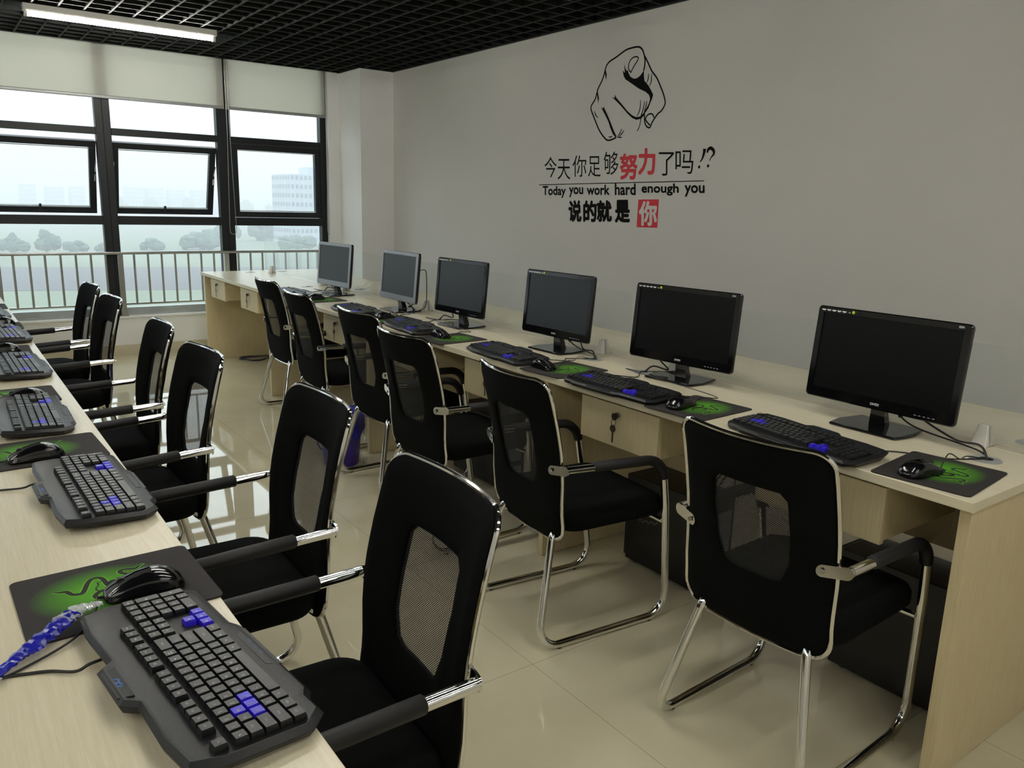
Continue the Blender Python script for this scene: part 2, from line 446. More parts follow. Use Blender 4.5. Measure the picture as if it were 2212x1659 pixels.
# wall mural: (Y, Z) places on the right wall
LETTERS = [
('今', [(3.9756, 1.5757), (3.8341, 1.5744), (3.843, 1.7176), (3.9841, 1.7218)]),
('天', [(3.8227, 1.5599), (3.6818, 1.5588), (3.6912, 1.6992), (3.8317, 1.7031)]),
('你', [(3.658, 1.5773), (3.5115, 1.5758), (3.5217, 1.7172), (3.6678, 1.7217)]),
('足', [(3.4949, 1.5771), (3.3664, 1.5757), (3.3766, 1.7083), (3.5048, 1.7122)]),
('够', [(3.3377, 1.5873), (3.1954, 1.5855), (3.2074, 1.732), (3.3493, 1.7369)]),
('努', [(3.1739, 1.5591), (3.0216, 1.5578), (3.0348, 1.7092), (3.1867, 1.7141)]),
('力', [(3.0077, 1.5874), (2.869, 1.5856), (2.8828, 1.7364), (3.0212, 1.7415)]),
('了', [(2.8329, 1.5755), (2.7052, 1.574), (2.7185, 1.7124), (2.846, 1.7168)]),
('吗', [(2.6969, 1.5847), (2.5551, 1.5828), (2.5687, 1.7177), (2.7103, 1.7228)]),
('!', [(2.5227, 1.6111), (2.4688, 1.6101), (2.4807, 1.7248), (2.5345, 1.7269)]),
('?', [(2.4593, 1.6176), (2.3998, 1.6165), (2.4114, 1.726), (2.4708, 1.7283)]),
('说', [(3.6762, 1.273), (3.5464, 1.2772), (3.5561, 1.4138), (3.6855, 1.4121)]),
('的', [(3.5177, 1.2782), (3.3896, 1.2823), (3.3996, 1.4142), (3.5274, 1.4126)]),
('就', [(3.3779, 1.2827), (3.2398, 1.2872), (3.2502, 1.4177), (3.388, 1.4159)]),
('是', [(3.1983, 1.2835), (3.0673, 1.2878), (3.0787, 1.4223), (3.2094, 1.4207)]),
('你', [(2.9741, 1.2715), (2.8251, 1.2769), (2.8381, 1.4182), (2.9868, 1.4162)]),
('Today', [(3.9858, 1.4333), (3.7256, 1.4357), (3.7307, 1.5131), (3.9904, 1.5135)]),
('you', [(3.6849, 1.4404), (3.5376, 1.4417), (3.5421, 1.5051), (3.6892, 1.5051)]),
('work', [(3.4958, 1.4576), (3.2723, 1.459), (3.2772, 1.5209), (3.5004, 1.5215)]),
('hard', [(3.2161, 1.4579), (3.0275, 1.4592), (3.0335, 1.528), (3.2219, 1.5287)]),
('enough', [(2.9697, 1.4572), (2.6604, 1.4594), (2.667, 1.5265), (2.976, 1.5277)]),
('you', [(2.6081, 1.4543), (2.4589, 1.4555), (2.4651, 1.5157), (2.6142, 1.516)]),
]
REDBOX = [(2.9995, 1.2574), (2.817, 1.2605), (2.8198, 1.4339), (2.9985, 1.4305)]
RULE = [(4.0376, 1.5274), (2.4682, 1.545), (2.4676, 1.5398), (4.0373, 1.5219)]
STROKES= {'o1': [(3.234, 1.8214), (3.2681, 1.8115), (3.3031, 1.8066), (3.3303, 1.8125), (3.3717, 1.8436), (3.4112, 1.8848), (3.4525, 1.9459), (3.4907, 2.0034), (3.4972, 2.0234), (3.4905, 2.0425), (3.4591, 2.0749), (3.4464, 2.1087), (3.4338, 2.1422), (3.4037, 2.1813), (3.383, 2.221), (3.3687, 2.2647), (3.3527, 2.2854), (3.3248, 2.3008), (3.2687, 2.3181), (3.1923, 2.347), (3.1324, 2.3538), (3.0891, 2.3535), (3.0618, 2.3464), (3.0388, 2.3275), (3.0229, 2.2971), (3.0134, 2.2675), (3.0145, 2.2321), (3.0203, 2.2078)], 'o2': [(3.017, 2.2893), (2.9842, 2.2464), (2.9485, 2.1964), (2.9033, 2.1528), (2.8678, 2.1), (2.8379, 2.0515), (2.8216, 2.0114), (2.8243, 1.987), (2.847, 1.9586), (2.8738, 1.9444), (2.8974, 1.921), (2.9209, 1.8936), (2.9343, 1.8672), (2.9555, 1.8684), (2.9757, 1.886), (2.986, 1.9122), (2.9893, 1.9489)], 'nailthumb': [(2.9353, 1.8782), (2.958, 1.8959), (2.9785, 1.9172), (2.9646, 1.9399), (2.9389, 1.9472), (2.9174, 1.9403), (2.9052, 1.9215)], 'nail': [(3.1337, 2.2092), (3.1518, 2.2276), (3.1574, 2.2483), (3.1477, 2.2762), (3.1245, 2.2934), (3.095, 2.297), (3.0755, 2.2892), (3.0769, 2.2751), (3.1017, 2.2492), (3.1215, 2.2261), (3.1334, 2.2056)], 'w1': [(2.9761, 2.1852), (2.9762, 2.1567), (2.9872, 2.1328)], 'w2': [(2.9498, 2.1824), (2.9485, 2.1397), (2.9614, 2.1088)], 'k1': [(3.0319, 2.0376), (3.0309, 1.9957), (3.0413, 1.9598), (3.0585, 1.939)], 'k2': [(2.9964, 2.0293), (3.0009, 1.9897), (3.0138, 1.9543), (3.023, 1.9366)], 'k3': [(2.9765, 2.0258), (2.9822, 1.9883), (2.9953, 1.9566)], 'l1': [(3.0193, 1.9254), (3.0242, 1.8889), (3.0356, 1.8638), (3.0464, 1.8507)], 'm1': [(3.4596, 1.9992), (3.4455, 1.9748), (3.4195, 1.9535)], 'b1': [(3.3096, 1.8289), (3.2898, 1.826), (3.2698, 1.8328)], 'b2': [(3.2283, 1.8231), (3.1993, 1.8198), (3.181, 1.82)], 'b3': [(3.2257, 1.8268), (3.2015, 1.8465), (3.1855, 1.8741)], 'b4': [(3.2111, 1.8242), (3.184, 1.8418), (3.1642, 1.8634)]}
FILLS= {'f1': [(3.2077, 2.2301), (3.1865, 2.2113), (3.1981, 2.2694), (3.1831, 2.2365), (3.1695, 2.2204), (3.16, 2.2267), (3.156, 2.2116), (3.1343, 2.1838), (3.1057, 2.1692), (3.0784, 2.1678), (3.0471, 2.1801), (3.025, 2.2011), (3.0186, 2.2183), (3.0147, 2.175), (3.0068, 2.1455), (2.9955, 2.1372), (2.9812, 2.125), (2.9611, 2.1052), (2.9433, 2.0822), (2.9254, 2.0574), (2.9313, 2.0365), (2.9446, 2.0107), (2.9602, 1.9794), (2.9846, 1.9558), (2.9963, 1.9384), (3.0192, 1.9235), (3.0567, 1.9186), (3.0963, 1.9323), (3.1433, 1.9633), (3.2159, 2.021), (3.2768, 2.0636), (3.302, 2.074), (3.2685, 2.0685), (3.2702, 2.0894), (3.2509, 2.0652), (3.193, 2.0192), (3.1446, 1.9783), (3.0977, 1.949), (3.0609, 1.9355), (3.0284, 1.937), (2.998, 1.9568), (2.9738, 1.9841), (2.9552, 2.0115), (2.9496, 2.0362), (2.9595, 2.0586), (2.9903, 2.0792), (3.0568, 2.107), (3.1139, 2.1379), (3.1776, 2.1717), (3.1963, 2.1939)], 'f2': [(3.3974, 2.0205), (3.3756, 2.0104), (3.3689, 2.0245), (3.3604, 2.0074), (3.3274, 1.9647), (3.2941, 1.9166), (3.2607, 1.8649), (3.2315, 1.8271), (3.2427, 1.8219), (3.2709, 1.8463), (3.2976, 1.8861), (3.3184, 1.9258), (3.3578, 1.9745)], 'f3': [(3.3728, 2.2576), (3.3562, 2.2181), (3.3594, 2.1845), (3.3693, 2.212), (3.3788, 2.2432)], 'f4': [(3.4387, 2.1272), (3.4212, 2.0795), (3.4264, 2.0444), (3.4349, 2.0768), (3.4434, 2.1084)]}
# ------------------------------------------------------------------ room shell
XW, XL, YB, YW, ZC = 1.856, -5.2, -3.2, 6.803, 2.556
struct('floor', MB().box(XL - .2, XW + .2, YB - .2, YW + .25, -0.1, 0), M_FLOOR, 'polished beige tiled floor with thin dark joints', 'floor', smooth=0)
struct('wall_right', MB().box(XW, XW + .2, YB - .2, YW + .25, 0, 2.62), M_WALL, 'long plain white wall carrying the pointing hand mural', 'wall', smooth=0)
struct('wall_left', MB().box(XL - .2, XL, YB - .2, YW + .25, 0, 2.62), M_WALL, 'white wall at the far side of the left benches', 'wall', smooth=0)
struct('wall_back', MB().box(XL, XW, YB - .2, YB, 0, 2.62), M_WALL, 'white wall behind the photographer', 'wall', smooth=0)
w = MB().box(XL, XW, YW, YW + .25, 0, .33)                       # parapet under the windows
w.box(1.405, XW, YW, YW + .25, .33, 2.62)                        # jamb beside the last window
w.box(XL, 1.405, YW + .06, YW + .25, 2.75, 3.1)
struct('wall_window', w, M_JAMB, 'low white parapet wall under the row of windows', 'wall', smooth=0)
struct('pillar', MB().box(1.516, XW, 6.326, YW, 0, 2.62), M_JAMB, 'square white pillar in the corner beside the window', 'pillar', smooth=0)
b = MB().box(XL, 1.516, YW - .012, YW, 0, .082)
struct('baseboard_window', b, M_SKIRT, 'beige tile skirting along the foot of the window wall', 'baseboard', .001)
b = MB().box(XW - .012, XW, YB, 6.326, 0, .082)
struct('baseboard_right', b, M_SKIRT, 'beige tile skirting along the foot of the mural wall', 'baseboard', .001)
struct('trim_1', MB().box(XL, 1.405, YW - .018, YW + .09, .318, .335), M_JAMB, 'white ledge capping the low wall under the windows', 'window ledge', .002)

# open black cell ceiling with the dark void above it
ceil = thing('ceiling', 'black open-cell grid ceiling hung under a dark void', 'ceiling', kind='structure')
g = MB()
x = .057
xs = []
while x > XL: xs.append(x); x -= .15
x = .207
while x < XW: xs.append(x); x += .15
for x in xs: g.box(x - .006, x + .006, YB, 6.785, ZC, ZC + .045)
y = 6.779
while y > YB: g.box(XL, XW, y - .006, y + .006, ZC + .001, ZC + .044); y -= .15
g.box(XW - .02, XW, YB, 6.326, ZC - .004, ZC + .045)
g.box(1.496, 1.516, 6.326, 6.785, ZC - .004, ZC + .045); g.box(1.496, XW, 6.306, 6.326, ZC - .004, ZC + .045)
obj('cell_grid', g, M_GRID, ceil, smooth=0)
v = MB().box(XL - .2, XW + .2, YB - .2, YW + .25, 3.1, 3.2)
for q in ((XL - .2, XL, YB, YW + .25), (XW, XW + .2, YB, YW + .25), (XL, XW, YB - .2, YB), (1.405, XW, YW, YW + .25)): v.box(*q, 2.62, 3.1)  # wall tops above the grid coloured black, putting the void's darkness into their colour
obj('slab', v, M_BLACKCEIL, ceil, smooth=0)

# windows: one structure per bay, dark aluminium frame, sash hung from the top edge
YF0, YF1 = 6.868, 6.948
def bar(m, x0, x1, z0, z1, y0=YF0, y1=YF1): m.box(x0, x1, y0, y1, z0, z1)
def window(name, x0, x1, mull, sash_open, label):
    t = thing(name, label, 'window', (0, 0, 0), kind='structure')
    f = MB()
    bar(f, x0, x1, 1.117, 1.190); bar(f, x0, x1, 1.856, 1.911); bar(f, x0, x1, 2.70, 2.75)
    for a, c in mull: bar(f, a, c, .335, 2.75)
    obj('frame', f, M_FRAME, t, .003)
    tr = MB(); bar(tr, x0, x1, .335, .402, YF0 - .004, YF1)
    obj('bottom_track', tr, M_SILLMETAL, t, .002)
    ym = (YF0 + YF1) / 2
    obj('upper_pane', MB().box(x0, x1, ym - .003, ym + .003, 1.911, 2.70), M_WINGLASS, t, smooth=0)
    obj('lower_pane', MB().box(x0, x1, ym - .003, ym + .003, .402, 1.117), M_WINGLASS, t, smooth=0)
    # sash, hinged along its top edge
    H = .628 if sash_open else .66
    top = 1.806 if sash_open else 1.853
    an = math.radians(19) if sash_open else 0
    sh = MB(); W2 = (x1 - x0) / 2; cx = (x0 + x1) / 2; iw = W2 - .004
    M = Matrix.Translation((cx, ym + (.03 if sash_open else -.004), top)) @ Matrix.Rotation(an, 4, 'X')
    fb = .052
    for q in ((-iw, iw, -.026, .026, -fb, 0), (-iw, iw, -.026, .026, -H, -H + fb), (-iw, -iw + fb, -.026, .026, -H + fb, -fb), (iw - fb, iw, -.026, .026, -H + fb, -fb)):
        sh.box(*q, M)
    s = obj('sash', sh, M_FRAME, t, .003)
    p = MB().box(-iw + fb, iw - fb, -.003, .003, -H + fb, -fb, M); obj('pane', p, M_WINGLASS, s, smooth=0)
    bd = MB()
    bd.box(-iw + fb, iw - fb, -.03, -.022, -H + fb + .004, -H + fb + .012, M); bd.box(-iw + fb, iw - fb, -.03, -.022, -fb - .010, -fb - .004, M)
    obj('glazing_bead', bd, M_SILLMETAL, s, smooth=0)
    h = MB(); h.box(-.055, .055, -.034, -.026, -H + .016, -H + .03, M)
    if sash_open: h.box(-.009, .009, -.05, -.034, -H + .018, -H + .085, M)
    else: h.box(-.06, .05, -.05, -.034, -H + .018, -H + .030, M)
    obj('handle', h, M_GLIDE, s, .002)
    if sash_open:
        st = MB()
        for sx_ in (-1, 1):
            st.tube([(cx + sx_ * (W2 - .012), ym + .02, top - .17), (cx + sx_ * (W2 - .012), ym + .10, top - .26), (cx + sx_ * (W2 - .02), ym + .10, top - .33)], .004, 6)
        obj('friction_stay', st, M_STEEL, s)
    return t
window('window_1', -1.485, -.615, [(-.615, -.5575)], True, 'leftmost window bay in view, its middle sash swung open outwards')
window('window_2', -.500, .367, [(-.5575, -.500), (.367, .4285)], True, 'middle window bay with open sash, between two thick dark mullions')
window('window_3', .490, 1.345, [(.4285, .490), (1.345, 1.405)], False, 'last window bay beside the pillar, its middle sash shut')
for i in range(3):
    a = -1.485 - .985 * (i + 1)
    window('window_%d' % (4 + i), a, a + .870, [(a + .870, a + .985)], i % 2 == 0, ('window bay beyond the left edge of the view, the one nearest it', 'second window bay beyond the left edge of the view', 'third window bay beyond the left edge of the view')[i])

# roller blinds
def blind(x0, x1, label, chain_x):
    t = thing('roller_blind', label, 'blind', ((x0 + x1) / 2, 6.85, 2.14), group='cream roller blinds')
    hw = (x1 - x0) / 2
    obj('fabric', MB().box(-hw, hw, -.0012, .0012, .02, .61), M_BLIND, t, smooth=0)
    bb = MB().prism(rrect(-.008, .008, 0, .026, .006), -hw, hw, Matrix(((0, 0, 1, 0), (1, 0, 0, 0), (0, 1, 0, 0), (0, 0, 0, 1))))
    obj('bottom_bar', bb, M_BLINDBAR, t)
    rl = MB().cyl((-hw, 0, .625), .022, 2 * hw, 20, 'x'); obj('roller', rl, M_CLIP, t)
    ch = MB()
    cx = chain_x - (x0 + x1) / 2
    loop = fillet([(cx - .012, -.018, .60), (cx - .010, -.018, -.2), (cx - .028, -.018, -1.0), (cx - .026, -.018, -1.10), (cx + .028, -.018, -1.10), (cx + .030, -.018, -1.0), (cx + .012, -.018, -.2), (cx + .012, -.018, .60)], .025, 5)
    ch.tube(loop, .0022, 6)
    pts = [loop[0]]
    acc = 0
    for a_, b_ in zip(loop[:-1], loop[1:]):
        L = (b_ - a_).length; k = max(1, int(L / .012))
        for j in range(k):
            q = a_ + (b_ - a_) * (j / k)
            ch.cyl((q.x, q.y, q.z - .003), .0034, .006, 6)
    obj('bead_chain', ch, M_STEEL, t)
blind(-1.50, .434, 'wide cream roller blind over the two left window bays', .458)
blind(.452, 1.392, 'narrow cream roller blind over the last window bay by the pillar', 1.412)

# railing standing on the window ledge
rl = thing('window_railing', 'stainless steel safety railing with upright bars in front of the windows', 'railing', (0, 6.828, .335))
m = MB().prism(rrect(-.024, .024, .531, .556, .008), XL + .1, 1.40, Matrix(((0, 0, 1, 0), (1, 0, 0, 0), (0, 1, 0, 0), (0, 0, 0, 1)))); obj('top_rail', m, M_STEEL, rl)
obj('bottom_rail', MB().box(XL + .1, 1.40, -.011, .011, .096, .112), M_STEEL, rl, .002)
posts = [-.5185 + .90 * k for k in range(-5, 3)]
for px in posts:
    o = obj('post', MB().box(px - .022, px + .022, -.019, .019, .004, .532), M_STEEL, rl, .003)
    obj('foot_plate', MB().box(px - .034, px + .034, -.03, .03, 0, .005), M_STEEL, o, .001)
for px in posts[:-1]:
    for k in range(1, 8):
        bx = px + .90 * k / 8
        obj('baluster', MB().cyl((bx, 0, .111), .0095, .421, 12), M_STEEL, rl)
for k in range(1, 3): obj('baluster', MB().cyl((posts[-1] + .1125 * k - .05, 0, .111), .0095, .421, 12), M_STEEL, rl)

# batten lamps under the grid
def lamp(x0, y, label):
    t = thing('tube_lamp', label, 'lamp', (x0, y, 2.556), group='fluorescent batten lamps')
    Lx = 1.215
    pr = [(-.040, 0), (.040, 0), (.040, -.034), (.030, -.042), (-.030, -.042), (-.040, -.034)]
    h = MB().prism(pr, 0, Lx, Matrix(((0, 0, 1, 0), (1, 0, 0, 0), (0, 1, 0, 0), (0, 0, 0, 1))))
    obj('housing', h, M_LAMPBODY, t, .002)
    obj('tube', MB().cyl((.024, 0, -.059), .0135, Lx - .048, 16, 'x'), M_TUBE, t)
    for xx in (.006, Lx - .024):
        obj('lamp_holder', MB().prism(rrect(-.018, .018, -.076, -.04, .008), xx, xx + .018, Matrix(((0, 0, 1, 0), (1, 0, 0, 0), (0, 1, 0, 0), (0, 0, 0, 1)))), M_LAMPBODY, t)
lamp(-1.19, 5.60, 'lit white fluorescent tube lamp under the black ceiling near the windows')
NTH = ('nearest', 'second', 'third', 'fourth', 'fifth', 'sixth', 'seventh')
for k in range(5):
    lamp(-1.19, -2.3 + 1.4 * k, 'lit tube lamp over the aisle, out of view, %s from the back wall' % NTH[k])
    lamp(-3.95, -2.3 + 1.4 * k, 'lit tube lamp over the left bench, out of view, %s from the back wall' % NTH[k])

# ------------------------------------------------------------------ wall mural (flat vinyl on the right wall)
mur = thing('wall_mural', 'black and red wall lettering under a drawn pointing hand', 'wall decal', (XW, 3.2, 1.25))
def on_wall(q, d=.0012): return (-d, q[0] - 3.2, q[1] - 1.25)
hand = MB()
WID = {'o1': .011, 'o2': .010, 'nailthumb': .009, 'nail': .008, 'l1': .007}
for k, P in STROKES.items():
    s2 = [(q.x, q.y) for q in spline([(a, b_, 0) for a, b_ in P], 4)]
    vs, fs = ribbon(s2, WID.get(k, .008), taper=k not in WID)
    hand.add([on_wall(q) for q in vs], fs)
for k, P in FILLS.items():
    r_ = delaunay_2d_cdt([Vector(q) for q in P], [], [list(range(len(P)))], 1, 1e-5)
    hand.add([on_wall(q, .0016) for q in r_[0]], [tuple(f) for f in r_[2]])
obj('pointing_hand_drawing', hand, M_DECAL, mur, smooth=0)
def put_letters(i, name, m, bold, d, parent):
    mb = MB()
    s, Q = LETTERS[i]
    vs, fs, (x0, y0, x1, y1) = glyph(s)
    for n_, (dx, dy) in enumerate([(0, 0)] if not bold else [(0, 0)] + [(bold * math.cos(k * PI / 4), bold * math.sin(k * PI / 4)) for k in range(8)]):
        out = []
        for x, y in vs:
            u = (x - x0) / (x1 - x0); v_ = (y - y0) / (y1 - y0)
            q = [(1 - u) * (1 - v_) * Q[0][k] + u * (1 - v_) * Q[1][k] + u * v_ * Q[2][k] + (1 - u) * v_ * Q[3][k] for k in (0, 1)]
            out.append(on_wall((q[0] - dx * .14, q[1] + dy * .14), d + n_ * .00003))
        mb.add(out, fs)
    return obj(name, mb, m, parent, smooth=0)
for i in (0, 1, 2, 3, 4, 7, 8): put_letters(i, 'character', M_DECAL, 0, .0012, mur)
for i, st_, dot in ((9, [(.93, .98), (.86, .80), (.60, .50), (.26, .33)], (.17, .09)), (10, [(.10, .74), (.20, .90), (.52, .98), (.88, .86), (.90, .68), (.60, .52), (.36, .34)], (.20, .08))):
    Q = LETTERS[i][1]; mb = MB()
    at = lambda u, v_: tuple((1 - u) * (1 - v_) * Q[0][k] + u * (1 - v_) * Q[1][k] + u * v_ * Q[2][k] + (1 - u) * v_ * Q[3][k] for k in (0, 1))
    S = [(q.x, q.y) for q in spline([at(*q) + (0,) for q in st_], 6)]; n = len(S)
    wd = [(.026 * (1 - .85 * k / (n - 1)) if i == 9 else .006 + .013 * math.sin(PI * min(1, .12 + k / (n - 1))) ** 1) for k in range(n)]
    vs, fs = ribbon(S, wd); mb.add([on_wall(q) for q in vs], fs)
    c_ = at(*dot)
    mb.add([on_wall((c_[0] + .0085 * math.cos(a), c_[1] + .0095 * math.sin(a)), .0013) for a in [2 * PI * k / 16 for k in range(16)]], [tuple(range(16))])
    obj('character', mb, M_DECAL, mur, smooth=0)
for i in (5, 6): put_letters(i, 'character', M_REDDECAL, .042, .0012, mur)['label'] = 'red character'
for i in range(16, 22): put_letters(i, 'word', M_DECAL, .02, .0012, mur)
for i in (11, 12, 13, 14): put_letters(i, 'character', M_DECAL, .045, .0012, mur)
obj('ruled_line', MB().add([on_wall(q) for q in RULE], [(0, 1, 2, 3)]), M_DECAL, mur, smooth=0)
o = obj('red_square', MB().add([on_wall(q, .0010) for q in REDBOX], [(0, 1, 2, 3)]), M_REDDECAL, mur, smooth=0); o['label'] = 'red square'
o = put_letters(15, 'character', M_WALL, .04, .0018, o); o['label'] = 'white character on the red square'
# ------------------------------------------------------------------ workstation benches
BAY = 1.5715; LEN = 6.286
def make_bench(name, label, loc, rz, drawers):
    """local frame: x = depth from the seated side, y along the bench, z up"""
    t = thing(name, label, 'desk', loc, rz)
    obj('worktop', MB().box(0, .508, 0, LEN, .725, .75), M_WOOD, t, .0015)
    obj('worktop', MB().box(.512, 1.02, 0, LEN, .725, .75), M_WOOD, t, .0015)
    for k in range(5):
        y0 = .008 + (LEN - .044) * k / 4
        obj('side_panel', MB().box(.023, .997, y0, y0 + .028, 0.002, .725), M_WOODV, t, .001)
    for k in range(4):
        y0 = .036 + (LEN - .044) * k / 4
        obj('modesty_panel', MB().box(.50, .52, y0, y0 + 1.532, .42, .7245), M_WOODV, t, .001)
    if drawers:
        for s in range(8):
            y0 = s * BAY / 2 + (.205 if s % 2 == 0 else .195) + .01
            d = MB().box(.045, .43, y0 + .004, y0 + .38, .565, .7245)
            o = obj('drawer', d, M_WOODV, t, .001)
            obj('drawer_front', MB().box(.027, .0452, y0, y0 + .384, .560, .712), M_WOODV, o, .0012)
            yc = y0 + .19
            obj('lock', MB().cyl((.017, yc, .678), .010, .0105, 16, 'x'), M_BRASS, o)
            k = MB(); k.box(.008, .0175, yc - .0012, yc + .0012, .672, .684)
            k.cyl((.0115, yc + .006, .672), .0135, .002, 14, 'x')
            ring = [(.012 + .002 * math.sin(a), yc + .008 + .011 * math.cos(a), .652 + .012 * math.sin(a)) for a in [2 * PI * i / 14 for i in range(14)]]
            k.tube(ring, .0011, 5, closed=True)
            k.cyl((.0125, yc + .012, .628), .0135, .0022, 14, 'x')
            k.box(.0125, .0147, yc + .009, yc + .0145, .578, .618)
            obj('key', k, M_KEYMETAL, o)
    for s in range(4):
        for yy in (.14, 1.415):
            for xx in (.372, .655):
                o = obj('grommet', MB().cyl((xx, s * BAY + yy, .7495), .040, .0025, 28), M_GROMMET, t)
                obj('cable_opening', MB().cyl((xx + .006, s * BAY + yy, .7518), .017, .0006, 20), M_BLACK, o)
    return t
bench = make_bench('workstation_bench', 'long pale maple bench with locked drawers along the mural wall', (0, 0, 0), 0, True)
bench2 = make_bench('workstation_bench', 'long pale maple bench at the left, seen from its seated side', (-1.526, LEN - .05, 0), PI, False)

# glass dividers clipped along the spine of the right bench
def divider(y0, y1, label):
    t = thing('glass_divider', label, 'desk divider', (.51, y0, .75), group='clear glass dividers on the right bench')
    Ld = y1 - y0
    o = rrect(0, Ld, .016, .286, .022)
    obj('pane', MB().prism(o, -.004, .004, Matrix(((0, 0, 1, 0), (1, 0, 0, 0), (0, 1, 0, 0), (0, 0, 0, 1)))), M_DIVGLASS, t, smooth=0)
    for yy in (.16, Ld - .16):
        for sx_ in (-1, 1):
            c = MB()
            a = [(sx_ * .0045, yy - .022, 0), (sx_ * .030, yy - .022, 0), (sx_ * .030, yy + .022, 0), (sx_ * .0045, yy + .022, 0)]
            c2 = [(sx_ * .0045, yy - .013, .062), (sx_ * .012, yy - .013, .062), (sx_ * .012, yy + .013, .062), (sx_ * .0045, yy + .013, .062)]
            c.rings([a, c2]); obj('clip', c, M_CLIP, t, .003)
divider(.05, 1.53, 'clear glass divider behind the two nearest monitors')
divider(1.64, 3.10, 'clear glass divider behind the third and fourth monitors')
divider(3.18, 4.66, 'clear glass divider behind the two silver monitors')
divider(4.73, 6.143, 'clear glass divider at the window end of the bench')

# ------------------------------------------------------------------ chairs
def cv(z):      # profile of the back, seen from the side
    pts = [(.335, -.176), (.40, -.190), (.47, -.198), (.56, -.200), (.64, -.208), (.72, -.224), (.80, -.244), (.88, -.268)]
    for (z0, x0), (z1, x1) in zip(pts[:-1], pts[1:]):
        if z <= z1: return x0 + (x1 - x0) * (z - z0) / (z1 - z0)
    return pts[-1][1]
def bx(y, z): return cv(z) - .040 * (1 - (y / .21) ** 2) * min(1, max(.25, (z - .36) / .3))
def outline(n_c=7):
    o = []
    def arc(cx, cz, rx, rz_, a0, a1, n):
        for k in range(n + 1):
            a = math.radians(a0 + (a1 - a0) * k / n); o.append((cx + rx * math.cos(a), cz + rz_ * math.sin(a)))
    arc(.162, .833, .044, .040, 0, 90, n_c)
    for k in range(1, 10): y = .162 - .324 * k / 10; o.append((y, .873 - .003 * (1 - (y / .162) ** 2)))
    arc(-.162, .833, .044, .040, 90, 180, n_c)
    for k in range(1, 12): z = .833 - (.833 - .41) * k / 12; o.append((-.206 - .004 * math.sin(PI * k / 12), z))
    arc(-.150, .41, .058, .062, 180, 258, n_c)
    for k in range(1, 10): y = -.162 + .324 * k / 10; o.append((y, .3445 - .006 * (1 - (y / .162) ** 2)))
    arc(.150, .41, .058, .062, 282, 360, n_c)
    for k in range(1, 12): z = .41 + (.833 - .41) * k / 12; o.append((.206 + .004 * math.sin(PI * k / 12), z))
    return o
def win_at(a):   # see-through window of the back, by angle
    P = [(.086, .754), (.104, .736), (.108, .66), (.104, .575), (.084, .522), (.060, .510)]
    full = [(y, z) for y, z in P] + [(-y, z) for y, z in reversed(P)]
    c = (0, .63); best = None; d = (math.cos(a), math.sin(a))
    for i in range(len(full)):
        p, q = full[i], full[(i + 1) % len(full)]
        ex, ez = q[0] - p[0], q[1] - p[1]
        den = d[0] * ez - d[1] * ex
        if abs(den) < 1e-9: continue
        t = ((p[0] - c[0]) * ez - (p[1] - c[1]) * ex) / den
        s_ = ((p[0] - c[0]) * d[1] - (p[1] - c[1]) * d[0]) / den
        if t > 0 and -1e-6 <= s_ <= 1 + 1e-6: best = t if best is None else min(best, t)
    return (c[0] + d[0] * best, c[1] + d[1] * best)
